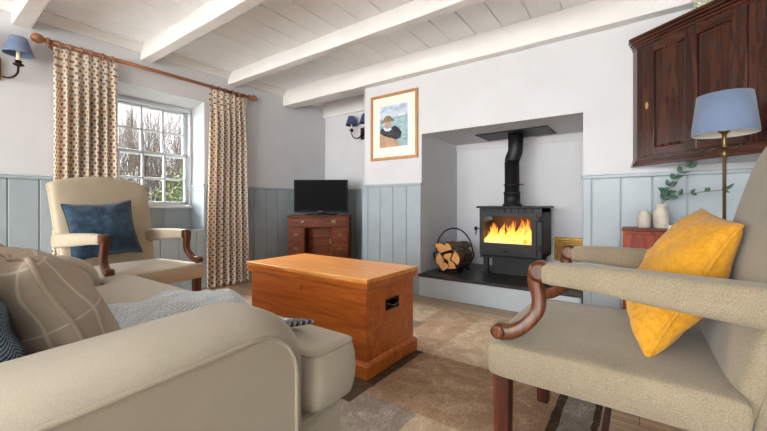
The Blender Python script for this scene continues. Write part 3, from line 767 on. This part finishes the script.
for x0, x1, y0, y1, k in grid:
    b.mi = k; nx = max(2, int((x1-x0)/.04)); ny = max(2, int((y1-y0)/.04)); V = {}
    for i in range(nx+1):
        for j in range(ny+1):
            xx = x0+(x1-x0)*i/nx; yy = y0+(y1-y0)*j/ny
            e = min(i, nx-i, j, ny-j)
            V[i, j] = b.bm.verts.new((xx+.006*noise.noise(Vector((xx*20, yy*20, 0))), yy+.006*noise.noise(Vector((xx*20, yy*20, 7))), (.008 if e == 0 else .012)+.002*noise.noise(Vector((xx*25, yy*25, 3)))))
    for i in range(nx):
        for j in range(ny): b.face([V[i, j], V[i+1, j], V[i+1, j+1], V[i, j+1]], None, True)
b.mi = 1; b.box(-2.45, -.13, .5, 2.2, .001, .006); b.box(-1.75, -.13, 2.2, 2.76, .001, .006)
o = b.build('patchwork_rug', [M[k] for k in keys]); tag(o, 'patchwork hide rug in beige, grey and brown squares on the floor', 'rug')
# ------------------------------------------------------------------ open-arm chairs
def wrinkle(p, s, a): return a*noise.noise(Vector(p)*s)
def armchair(label, loc, rz, mat):
    t = thing('armchair', label, 'armchair', loc, rz, 'open-arm upholstered chairs')
    b = MB()
    def P(u, v):
        x = -.022+.290*u+ .012*(1-v*v)*max(0, u); hw = .337-.006*u; return (x, v*hw, .408), (0, 0, 1)
    b.soft(P, lambda u, v: (.044*se(u, 9)*se(v, 9)+.022*(1-u*u)*(1-v*v), .068*se(u, 14)*se(v, 14)), 26, 26)
    seat = b.build('seat', mat, t)
    b = MB(); lean = math.atan2(.175, .70); n = Vector((math.cos(lean), 0, math.sin(lean)))
    def P(u, v):
        h = (v+1)/2; hw = .300+.020*h
        y = u*hw*(1-.05*max(0, h-.8)/.2*abs(u)**4*0); z = .37+.71*h + h**6*(.018*math.cos(u*PI*.95)) - .03*h**12*abs(u)**9
        x = -.275-.175*h - .045
        return (x, y, z), n
    b.soft(P, lambda u, v: (.045*se(u, 9)*se(v, 9)+.022*(1-u**4)*(1-v**4), .04*se(u, 9)*se(v, 9)), 28, 30)
    bk = b.build('backrest', mat, t)
    b = MB(); b.tube([P(math.sin(a*PI/2), 1)[0] for a in [-1+k/12 for k in range(25)]], .004, 6)
    for s in (-1, 1): b.tube([P(s, -1+2*k/16)[0] for k in range(17)], .004, 6)
    b.build('piping', mat, bk)
    for s in (-1, 1):
        b = MB(); pts = spline([(.118, s*.272, .668), (.0, s*.278, .668), (-.16, s*.284, .658), (-.40, s*.284, .642)], 6)
        rs = [.010]+[.031+.018*(k/(len(pts)-2))**1.3 for k in range(len(pts)-1)]
        pts = [pts[0]+Vector((.006, 0, 0))]+pts[:1]+pts[1:]; rs = [.012]+[.028]+rs[2:]+[rs[-1]]
        b.tube(pts, rs, 16, sq=True, flatx=1.05); b.build('arm_pad', mat, t)
        b = MB()
        path = spline([(.135, s*.272, .675), (.142, s*.272, .64), (.132, s*.273, .595), (.136, s*.277, .55), (.165, s*.284, .51), (.20, s*.291, .484), (.240, s*.297, .474)], 6)
        m = len(path); b.tube(path, [.024-.004*math.sin(PI*k/(m-1)) for k in range(m)], 12, sq=True, flatx=.95, up=(0, 1, 0))
        b.lathe([(.020, -.028), (.031, -.024), (.031, .024), (.020, .028)], (.128, s*.272, .672), 20, 'y')
        b.lathe([(.014, -.026), (.022, -.022), (.022, .022), (.014, .026)], (.243, s*.297, .478), 18, 'y')
        b.build('arm_support', M['chairwood'], t)
    for x0, x1, y, w in ((.235, .235, .285, .025), (-.25, -.31, .27, .021)):
        for s in (-1, 1):
            b = MB(); b.loft([[(xx+a*w*f, s*y+c*w*f, zz) for a, c in ((-1, -1), (1, -1), (1, 1), (-1, 1))] for xx, zz, f in ((x1, 0, .85), (x0, .37, 1))], True, False)
            b.build('leg', M['legwood'], t, bevel=.004)
    b = MB()
    for s in (-1, 1): b.box(-.29, .23, s*.275-.009, s*.275+.009, .10, .128)
    b.box(-.03, -.01, -.275, .275, .10, .125); b.build('stretcher', M['legwood'], t, bevel=.003)
    b = MB(); b.box(-.26, .25, -.29, .29, .352, .372); b.build('seat_frame', M['legwood'], t)
    return t
armchair('open-arm armchair in beige linen close on the right, with the mustard cushion on its seat', (-.115, 1.42, .012), PI, M['linen'])
armchair('open-arm armchair in pale linen before the window, with the navy cushion against its back', (-2.885, 1.035, 0), math.radians(9), M['linen_l'])

def pillow(name, label, cat, c, right, up, w, h, T, mat, group=None, pipe=None, seed=0, uvs=1.0, pin=.10, shear=0.0):
    R = Vector(right).normalized(); U = Vector(up); U = (U-R*U.dot(R)).normalized(); N = R.cross(U)
    b = MB()
    def P(u, v):
        x = u*w/2*(1-pin*(1-v*v)*u*u)+shear*v; z = v*h/2*(1-pin*(1-u*u)*v*v)
        return (x, wrinkle((u*2, seed, v*2), 1.2, .008), z), (0, 1, 0)
    def H(u, v):
        base = T*(max(0, 1-u*u)*max(0, 1-v*v))**.42
        wr = 1+.10*noise.noise(Vector((u*1.8+seed, v*1.8, 3)))
        cr = .006*math.sin(math.atan2(v, u)*9+seed)*min(1, (u*u+v*v))*max(0, 1-u*u)*max(0, 1-v*v)*3
        return base*wr+cr
    b.soft(P, H, 34, 34, uvs)
    o = b.build(name, mat); 
    o.matrix_world = Matrix(((R.x, -N.x, U.x, c[0]), (R.y, -N.y, U.y, c[1]), (R.z, -N.z, U.z, c[2]), (0, 0, 0, 1)))
    tag(o, label, cat, group)
    if pipe:
        ring = [P(-1+2*k/20, -1)[0] for k in range(20)]+[P(1, -1+2*k/20)[0] for k in range(20)]+[P(1-2*k/20, 1)[0] for k in range(20)]+[P(-1, 1-2*k/20)[0] for k in range(20)]
        b = MB(); b.tube(ring, .006, 8, closed=True, up=(0, 1, 0)); b.build('piping', pipe, o)
    return o
pillow('scatter_cushion', 'mustard yellow velvet cushion leaning on the back of the right armchair', 'cushion', (.098, 1.451, .668), (-.04, .36, .04), (.221, -.012, .327), .365, .41, .088, M['yellow'], pipe=M['yellow'], seed=2, pin=.04, shear=.083)
pillow('scatter_cushion', 'navy blue velvet cushion leaning on the back of the left armchair', 'cushion', (-3.11, .90, .715), (.03, .37, .03), (-.19, -.11, .40), .40, .42, .075, M['navy'], pipe=M['navy'], seed=5)

# ------------------------------------------------------------------ sofa
SX, SY = -1.635, .25
t = thing('sofa', 'cream two-seat sofa in the foreground with rounded padded arms', 'sofa', (SX, SY, 0))
X0, X1, YF_, YBk = -2.55, -.72, .672, -.32
def rrect(y0, y1, z0, z1, R, n=10):
    pts = [(y0, z0), (y1, z0)]
    for k in range(n+1): a = PI/2*k/n; pts.append((y1-R+R*math.cos(a), z1-R+R*math.sin(a)))
    pts += [(y0, z1)]
    # extra points along the top so the roll stays smooth
    return pts
def arm(x_out, x_in, name):
    b = MB(); sg = 1 if x_out > x_in else -1; r = .095; q_ = .055; w = abs(x_out-x_in); rings = []
    steps_ = [(r*(1-math.sin(a)), r*(1-math.cos(a))) for a in [PI/2*k/7 for k in range(8)]]   # (x inset from side face, outline inset)... from flat face outwards
    seq = [(x_out-sg*r*(1-math.cos(PI/2*k/7)), q_*(1-math.sin(PI/2*k/7))) for k in range(8)]
    seq += [(x_in+sg*(r*.8-r*.8*math.cos(PI/2*k/7)), q_*(1-math.sin(PI/2*k/7))) for k in range(7, -1, -1)]
    for xx, ins in seq:
        rings.append([(xx-SX, y-SY, z-(.028*(1-y/.6) if z > .4 else 0)) for y, z in rrect(YBk, YF_-ins, .04, .628-ins, max(.02, .17-ins))])
    b.loft(rings, True, True)
    # crease-free flat end caps keep their own normals
    o = b.build(name, M['sofa'], t)
    for p in o.data.polygons:
        if len(p.vertices) > 4: p.use_smooth = False
    b = MB(); pp = [(x_out+sg*.001-SX, y-SY, z-(.028*(1-y/.6) if z > .4 else 0)) for y, z in rrect(YBk, YF_-q_, .04, .628-q_, .125)[1:]]
    b.tube(pp, .006, 8, up=(1, 0, 0)); b.build('piping', M['piping'], o)
    return o
arm(X1, X1-.25, 'arm'); arm(X0, X0+.25, 'arm')
b = MB(); b.box(X0+.24-SX, X1-.24-SX, YBk-SY, .60-SY, .07, .29); b.box(X0+.03-SX, X1-.03-SX, .55-SY, .835-SY, .07, .29)
b.build('base', M['sofa'], t, bevel=.03, seg=4, smooth=False)
def rb(x0, x1, y0, y1, z0, z1, name, par, bulge=.015, p=8, mat=None, seam=True):
    b = MB(); cx, cy, cz = (x0+x1)/2, (y0+y1)/2, (z0+z1)/2; h = (z1-z0)/2
    Pf = lambda u, v: ((cx+u*(x1-x0)/2-SX, cy+v*(y1-y0)/2-SY, cz), (0, 0, 1))
    b.soft(Pf, lambda u, v: h*se(u, p)*se(v, p)+bulge*(1-u*u)*(1-v*v), 26, 26)
    return b.build(name, mat or M['sofa'], par)
mid = (X0+X1)/2-.02
def cushion(xa, xb, ta, tb, name='seat_cushion'):
    """T shaped cushion: back part xa..xb, front part ta..tb"""
    b = MB(); y0, yt, y1 = .0, .682, .875
    # outline as a polygon with rounded corners, then padded edge rings
    ol = []
    if ta < xa: ol += [(xa, y0), (xb, y0), (xb, y1), (ta, y1), (ta, yt), (xa, yt)]
    else: ol += [(xa, y0), (xb, y0), (xb, yt), (tb, yt), (tb, y1), (xa, y1)]
    def inset(poly, d):
        out = []; n = len(poly)
        for i in range(n):
            p0, p1, p2 = Vector(poly[i-1]), Vector(poly[i]), Vector(poly[(i+1) % n])
            e1 = (p1-p0).normalized(); e2 = (p2-p1).normalized(); n1 = Vector((-e1.y, e1.x)); n2 = Vector((-e2.y, e2.x))
            out.append(p1+(n1+n2)*d)
        return out
    def rnd_(poly, r, k=6):
        out = []; n = len(poly)
        for i in range(n):
            p0, p1, p2 = poly[i-1], poly[i], poly[(i+1) % n]
            a = p1+(p0-p1).normalized()*r; c = p1+(p2-p1).normalized()*r
            for q in range(k+1): s = q/k; out.append(a*(1-s)**2+p1*2*s*(1-s)+c*s*s)
        # subdivide long edges
        res = []
        for i in range(len(out)):
            p, q = out[i], out[(i+1) % len(out)]; m = max(1, int((q-p).length/.05))
            for j in range(m): res.append(p.lerp(q, j/m))
        return res
    cnt = None; rings = []
    base = rnd_([Vector(p) for p in ol], .05)
    cen = Vector((sum(p.x for p in base)/len(base), sum(p.y for p in base)/len(base)))
    nrm = []
    n = len(base)
    for i in range(n):
        e = (base[(i+1) % n]-base[i-1]).normalized(); nrm.append(Vector((-e.y, e.x)))
    prof = [(.026, .288), (.016, .290), (.004, .30), (.0, .31), (-.008, .335), (-.012, .375), (-.008, .42), (0, .448), (.004, .458), (.014, .465), (.026, .469)]
    for d, z in prof: rings.append([(base[i].x+nrm[i].x*d-SX, base[i].y+nrm[i].y*d-SY, z) for i in range(n)])
    b.loft(rings, False, True)
    bm = b.bm; top = [v for v in bm.verts if abs(v.co.z-.469) < 1e-5]; bot = [v for v in bm.verts if abs(v.co.z-.288) < 1e-5]
    ft = b.face(top if len(top) < 3 else [v for v in sorted(top, key=lambda v: v.index)] if False else top); fb = b.face(bot[::-1])
    o = b.build(name, M['sofa'], t)
    b = MB(); b.tube([(base[i].x+nrm[i].x*.004-SX, base[i].y+nrm[i].y*.004-SY, .457) for i in range(n)], .005, 8, closed=True); b.build('piping', M['piping'], o)
    return o
cushion(mid+.004, X1-.262, mid+.004, X1-.01); cushion(X0+.262, mid-.004, X0+.01, mid-.004)
rb(X0+.235, X1-.235, YBk, -.06, .05, .80, 'backrest', t, 0, 10)
def back_cushion(x0, x1):
    b = MB(); cx = (x0+x1)/2
    Pf = lambda u, v: ((cx+u*(x1-x0)/2-SX, -.0-SY-.04*v, .665+v*.19), (0, 1, 0))
    b.soft(Pf, lambda u, v: .06*se(u, 6)*se(v, 6)+.02*(1-u*u)*(1-v*v), 22, 22); b.build('back_cushion', M['sofa'], t)
back_cushion(X0+.25, mid-.004); back_cushion(mid+.004, X1-.255)
for sx in (X0+.08, X1-.08):
    for sy in (YBk+.08, .56): b = MB(); b.lathe([(.018, 0), (.026, .05), (.028, .07)], (sx-SX, sy-SY, .0), 14); b.build('foot', M['mahog'], t)

pillow('scatter_cushion', 'windowpane-checked taupe cushion nearest the sofa arm', 'cushion', (-1.22, .240, .600), (1, .02, .0), (0, -.42, .87), .46, .38, .10, M['plaid'], 'checked taupe cushions on the sofa', pipe=M['plaid'], seed=1, pin=.06)
pillow('scatter_cushion', 'second windowpane-checked taupe cushion, farther along the sofa', 'cushion', (-1.70, .20, .61), (1, -.03, .02), (0, -.42, .87), .46, .40, .10, M['plaid'], 'checked taupe cushions on the sofa', seed=6, pin=.06)
pillow('scatter_cushion', 'blue, black and cream woven cushion tucked behind the checked cushion', 'cushion', (-1.165, .112, .595), (1, .04, 0), (0, -.22, .97), .44, .34, .05, M['bluepil'], seed=9)

# throw over the seat
b = MB(); nx, ny = 34, 40; V = {}
def thr(i, j):
    f, g = i/nx, j/ny
    x = -1.53+f*.535; y = .36+g*.475
    x += .02*math.sin(g*5)-.02*g; y += .03*math.sin(f*4+1)
    # right-hand side slips in front of the arm on to the cushion's wing
    x += max(0, g-.74)/.26*max(0, f-.6)/.4*.19
    dx = max(0, y-.835); z = .486+.055*math.sin(PI*min(1, f*.75+.2))**2*math.sin(PI*(.15+.78*g))+.008*math.sin(f*11+g*3)+.01*math.sin(g*13+f*6)+.008*noise.noise(Vector((f*5, g*5, 1)))+.012*(1-f) - dx*1.2
    if y > .82 : y = .82+(y-.82)*.6
    z += .025*math.exp(-((f-1)/.06)**2)*(1 if g < .6 else .5)
    return Vector((x, y, z))
for i in range(nx+1):
    for j in range(ny+1): V[i, j] = b.bm.verts.new(thr(i, j))
for i in range(nx):
    for j in range(ny):
        b.mi = 1 if i >= nx-3 and j > 26 else 0
        b.face([V[i, j], V[i+1, j], V[i+1, j+1], V[i, j+1]], [((i+a)/nx*.65, (j+c)/ny*.5) for a, c in ((0, 0), (1, 0), (1, 1), (0, 1))], True)
o = b.build('throw_blanket', [M['throw'], M['throw_end']], solid=.018, sub=1); tag(o, 'pale blue-grey herringbone throw spread on the sofa seat beside the near arm', 'blanket')

# ------------------------------------------------------------------ side cabinet and what stands on it
t = thing('side_cabinet', 'low red mahogany side cabinet against the blue panelling behind the armchair', 'cabinet', (.30, 2.79, 0))
CW = .39
b = MB(); b.box(-CW-.006, CW+.006, -.008, .27, .718, .736); b.build('cabinet_top', M['mahog'], t, bevel=.004)
b = MB(); b.box(-CW, CW, .01, .268, .04, .718); b.box(-CW-.004, CW+.004, .004, .268, 0, .07); b.build('carcass', M['mahog_red'], t, bevel=.003)
for s in (-1, 1):
    d = MB(); d.box(min(s*.003, s*(CW-.02)), max(s*.003, s*(CW-.02)), -.002, .012, .09, .70); dr = d.build('door', M['mahog_red'], t, bevel=.004)
    b = MB(); b.lathe([(.006, 0), (.006, -.012), (.012, -.016), (.012, -.022), (.002, -.026)], (s*.03, -.002, .42), 12, 'y'); b.build('knob', M['brass'], dr)
def jar(loc, prof, label, g='stoneware jars on the side cabinet'):
    b = MB(); b.lathe(prof, (0, 0, 0), 32, cap=True); o = b.build('stoneware_jar', M['stone_w'], loc=loc); return tag(o, label, 'jar', g)
jar((.024, 2.95, .736), [(.030, 0), (.034, .004), (.035, .04), (.035, .075), (.031, .093), (.024, .100), (.024, .112), (.020, .113), (.018, .10), (.018, .02)], 'short pale stoneware jar at the left end of the side cabinet, empty')
jar((.115, 2.95, .736), [(.036, 0), (.041, .004), (.042, .05), (.042, .095), (.036, .115), (.027, .124), (.027, .142), (.033, .148), (.033, .158), (.026, .159), (.022, .14), (.022, .02)], 'taller pale stoneware jar holding the eucalyptus sprig')
# sprig
t = thing('eucalyptus_sprig', 'green eucalyptus sprig leaning out of the taller stoneware jar', 'plant', (.115, 2.95, .736))
st1 = spline([(0, 0, .03), (.01, 0, .16), (.03, -.01, .24), (.07, -.02, .33), (.14, -.03, .40)], 6)
st2 = spline([(0, 0, .03), (.008, -.01, .16), (.06, -.04, .205), (.16, -.07, .225), (.30, -.10, .24)], 6)
st3 = spline([(0, 0, .03), (.0, 0, .15), (.01, -.02, .20), (.015, -.03, .25)], 6)
b = MB(); [b.tube(s, .002, 6) for s in (st1, st2, st3)]; b.build('stem', M['stem'], t)
rnd = random.Random(4)
def leaf(p, ang, l, w, tilt):
    b = MB(); d = Vector((math.cos(ang), -.35*rnd.random(), math.sin(ang))).normalized(); s = Vector((-math.sin(ang)*math.cos(tilt), math.sin(tilt), math.cos(ang)*math.cos(tilt))).normalized(); up = d.cross(s)
    c0 = [b.bm.verts.new(p+d*l*f+up*.006*math.sin(f*PI)) for f in [k/6 for k in range(7)]]
    L_ = [b.bm.verts.new(p+d*l*k/6+s*w*math.sin(PI*(k/6)**.85)+up*.001) for k in range(1, 6)]; R_ = [b.bm.verts.new(p+d*l*k/6-s*w*math.sin(PI*(k/6)**.85)+up*.001) for k in range(1, 6)]
    for S in (L_, R_):
        b.face([c0[0], c0[1], S[0]], None, True)
        for k in range(4): b.face([c0[k+1], c0[k+2], S[k+1], S[k]], None, True)
        b.face([c0[5], c0[6], S[4]], None, True)
    b.build('leaf', M['leaf'], t, solid=.0008)
for st, ks, big in ((st1, (8, 11, 14, 17, 20, 23, 24), 1.15), (st2, (8, 11, 14, 17, 20, 23, 24), .95), (st3, (10, 14, 17), .9)):
    for q, k in enumerate(ks):
        for s in (1, -1):
            if s == -1 and q % 2 == 0 and st is st2: continue
            d = st[min(k+1, len(st)-1)]-st[k-1]; a = math.atan2(d.z, d.x)+s*rnd.uniform(.5, 1.1)
            leaf(st[k], a, rnd.uniform(.034, .05)*big, rnd.uniform(.009, .015)*big, rnd.uniform(-.8, .8))
def book(loc, sx, sy, h, rz, label):
    t = thing('book', label, 'book', loc, rz, 'white books on the side cabinet')
    b = MB(); b.box(-sx/2, sx/2, -sy/2, sy/2, 0, .002); b.box(-sx/2, sx/2, -sy/2, sy/2, h-.002, h); b.box(-sx/2, -sx/2+.002, -sy/2, sy/2, 0, h); b.build('cover', M['white'], t)
    b = MB(); b.box(-sx/2+.002, sx/2-.003, -sy/2+.003, sy/2-.003, .002, h-.002); b.build('pages', M['paper'], t)
book((.235, 2.90, .736), .21, .15, .024, .12, 'larger white book, bottom of the pair on the side cabinet')
book((.27, 2.91, .760), .17, .12, .018, -.1, 'smaller white book, on top of the other on the side cabinet')

# ------------------------------------------------------------------ floor lamp
t = thing('floor_lamp', 'slim brass floor lamp with a tapered blue drum shade behind the right armchair', 'lamp', (.345, 2.45, 0))
b = MB(); b.lathe([(.13, 0), (.132, .008), (.12, .018), (.04, .03), (.016, .05), (.010, .08)], (0, 0, 0), 36); b.build('base', M['oldbrass'], t)
b = MB(); b.lathe([(.0072, .06), (.0072, 1.12), (.012, 1.13), (.018, 1.145), (.010, 1.155), (.009, 1.24), (.014, 1.245), (.026, 1.258), (.016, 1.268), (.013, 1.31)], (0, 0, 0), 20); b.build('stem', M['oldbrass'], t)
b = MB(); b.lathe([(.008, 1.160), (.046, 1.170), (.048, 1.174), (.040, 1.173), (.008, 1.168)], (0, 0, 0), 28); b.build('drip_pan', M['oldbrass'], t)
b = MB(); b.lathe([(.127, 1.240), (.129, 1.242), (.107, 1.437), (.105, 1.437)], (0, 0, 0), 48, cap=False); sh = b.build('lamp_shade', M['shade'], t)
b = MB(); b.lathe([(.126, 1.2395), (.1045, 1.436)], (0, 0, 0), 48, cap=False); b.tube([(0, 0, 1.415), (.109, 0, 1.415)], .002, 6); b.tube([(0, 0, 1.415), (-.054, .094, 1.415)], .002, 6); b.tube([(0, 0, 1.415), (-.054, -.094, 1.415)], .002, 6); b.lathe([(.012, 1.31), (.028, 1.35), (.030, 1.37), (.004, 1.40)], (0, 0, 0), 16)
b.build('shade_lining', M['shade_in'], sh)

# ------------------------------------------------------------------ corner cupboard
P0 = Vector((-.015, 3.05, 0)); ang = math.atan2(-.609, .793)
t = thing('corner_cupboard', 'dark oak panelled corner cupboard hung high above the blue panelling', 'cupboard', (P0.x, P0.y, 1.153), ang)   # local x along the front, +y to the corner
Lc = 1.2; Hc = .897; ca, sa = math.cos(-ang), math.sin(-ang)
def loc2(wx, wy): d = Vector((wx-P0.x, wy-P0.y)); return (d.x*ca-d.y*sa, d.x*sa+d.y*ca)
poly = [(0, 0), (Lc, 0), loc2(XR-.004, P0.y-Lc*.609+.03), loc2(XR-.004, YB-.004), loc2(-.04, YB-.004)]
def scalep(f): return [(-f, -f), (Lc+f, -f)]+poly[2:4]+[(loc2(-.04, YB-.004)[0]-f, loc2(-.04, YB-.004)[1]-.0)]
b = MB(); b.prism(poly, .05, Hc-.04); b.build('carcass', M['cup'], t, bevel=.003)
b = MB()
for f, z0, z1 in ((.018, .0, .022), (.010, .022, .036), (.004, .036, .055)): b.prism(scalep(f), z0, z1)
b.build('base_moulding', M['cup_h'], t, bevel=.004)
b = MB()
for f, z0, z1 in ((.006, Hc-.075, Hc-.055), (.014, Hc-.055, Hc-.038), (.026, Hc-.038, Hc-.018), (.034, Hc-.018, Hc)): b.prism(scalep(f), z0, z1)
b.build('cornice', M['cup_h'], t, bevel=.005)
def cdoor(x0, x1, pan, lock=None):
    z0, z1 = .066, Hc-.092; d = MB(); cuts = [x0]+[v for p in pan for v in p]+[x1]
    for k in range(0, len(cuts), 2): d.box(cuts[k], cuts[k+1], -.012, .004, z0, z1)
    dd = d.build('door', M['cup'], t, bevel=.004)
    d = MB(); d.box(x0+.01, x1-.01, -.0115, .004, z0, z0+.048); d.build('door_rail', M['cup_h'], dd, bevel=.003); d = MB(); d.box(x0+.01, x1-.01, -.0115, .004, z1-.05, z1); d.build('door_rail', M['cup_h'], dd, bevel=.003)
    for a, c in pan:
        b = MB(); b.box(a-.004, c+.004, -.001, .003, z0+.044, z1-.046)
        q = [[(x, y, z) for x, z in ((a+i, z0+.048+i), (c-i, z0+.048+i), (c-i, z1-.05-i), (a+i, z1-.05-i))] for i, y in ((0, -.001), (.018, -.005), (.022, -.005))]
        b.loft(q, True, False); b.build('door_panel', M['cup'], dd)
    if lock:
        b = MB(); b.prism([(lock+.009*math.cos(2*PI*i/16)*(1 if i % 4 else 1.3), .5*0+ .30+.30*0+.024*math.sin(2*PI*i/16)) for i in range(16)], -.0145, -.011, lambda a, c, y: (a, y, c+.105)); b.tube([(lock, -.0145, .40), (lock, -.021, .39), (lock, -.0145, .38)], .003, 6); b.build('keyhole_plate', flat('bright_brass', (214, 186, 130), .3, .8), dd)
cdoor(.052, .612, [(.124, .309), (.376, .552)], .078)
cdoor(.622, 1.15, [(.70, .86), (.925, 1.09)])
# ornament on top
ox_, oy_ = 0.36, .10
wx = P0.x+.793*ox_-(-.609)*oy_; wy = P0.y-.609*ox_+.793*oy_
t = thing('ceramic_bowl', 'pale green patterned bowl standing on top of the corner cupboard', 'bowl', (wx-.02, wy, 1.153+Hc))
b = MB(); b.lathe([(.030, 0), (.034, .006), (.038, .03), (.050, .09), (.052, .13), (.049, .13), (.044, .08), (.03, .03), (.01, .02)], (0, 0, 0), 32)
m = NT('patterned_glaze'); m.col(m.ramp(m.noise(m.coord(), 28, 3, .6, 2), [(.42, (206, 210, 186)), (.5, (96, 118, 96)), (.58, (214, 214, 196))])); m.b.inputs['Roughness'].default_value = .3
b.build('bowl_body', m.m, t)

# ------------------------------------------------------------------ camera, light
cd = bpy.data.cameras.new('camera'); cam = bpy.data.objects.new('camera', cd); COL.objects.link(cam)
cam.location = (0, 0, .88); cam.rotation_euler = (PI/2, 0, math.radians(35.7)); cd.sensor_width = 36; cd.lens = 356.5/767*36
cd.shift_y = -9.5/767; cd.clip_start = .02; SC.camera = cam

w = bpy.data.worlds.new('overcast'); SC.world = w; w.use_nodes = True; nt = w.node_tree; bg = nt.nodes['Background']
tc = nt.nodes.new('ShaderNodeTexCoord'); sp = nt.nodes.new('ShaderNodeSeparateXYZ'); rp = nt.nodes.new('ShaderNodeValToRGB')
nt.links.new(tc.outputs['Generated'], sp.inputs[0]); nt.links.new(sp.outputs[2], rp.inputs[0]); nt.links.new(rp.outputs[0], bg.inputs[0])
rp.color_ramp.elements[0].color = (.92, .91, .88, 1); rp.color_ramp.elements[0].position = 0
rp.color_ramp.elements[1].color = (.94, .97, 1, 1); rp.color_ramp.elements[1].position = .12
# brighter lobe added to the sky behind the camera, as fill for the room
dt = nt.nodes.new('ShaderNodeVectorMath'); dt.operation = 'DOT_PRODUCT'; dt.inputs[1].default_value = (-.1, -.98, .12)
nt.links.new(tc.outputs['Generated'], dt.inputs[0])
mr = nt.nodes.new('ShaderNodeMapRange'); mr.interpolation_type = 'SMOOTHSTEP'
mr.inputs['From Min'].default_value = .2; mr.inputs['From Max'].default_value = .9; mr.inputs['To Min'].default_value = .7; mr.inputs['To Max'].default_value = 8
nt.links.new(dt.outputs['Value'], mr.inputs['Value']); nt.links.new(mr.outputs[0], bg.inputs[1])
sl = bpy.data.lights.new('hazy_sun', 'SUN'); sl.energy = 22; sl.angle = math.radians(40); sl.color = (1, .97, .92)
so = bpy.data.objects.new('hazy_sun', sl); COL.objects.link(so); so.location = (-12, 1, 8)
so.rotation_euler = Vector((1, .03, -.62)).to_track_quat('-Z', 'Y').to_euler()

def area(name, loc, rot, sx, sy, e, c=(1, 1, 1)):
    l = bpy.data.lights.new(name, 'AREA'); l.shape = 'RECTANGLE'; l.size = sx; l.size_y = sy; l.energy = e; l.color = c
    o = bpy.data.objects.new(name, l); COL.objects.link(o); o.location = loc; o.rotation_euler = rot; return o
l = bpy.data.lights.new('fire_glow', 'POINT'); l.energy = 4; l.color = (1, .5, .18); l.shadow_soft_size = .08
o = bpy.data.objects.new('fire_glow', l); COL.objects.link(o); o.location = (-1.0, 3.55, .62)

SC.view_settings.view_transform = 'Standard'; SC.view_settings.look = 'None'; SC.view_settings.gamma = 1; SC.view_settings.use_curve_mapping = False
SC.view_settings.exposure = 1.2
SC.cycles.max_bounces = 10; SC.cycles.diffuse_bounces = 6; SC.cycles.transparent_max_bounces = 12
SC.cycles.sample_clamp_indirect = 6
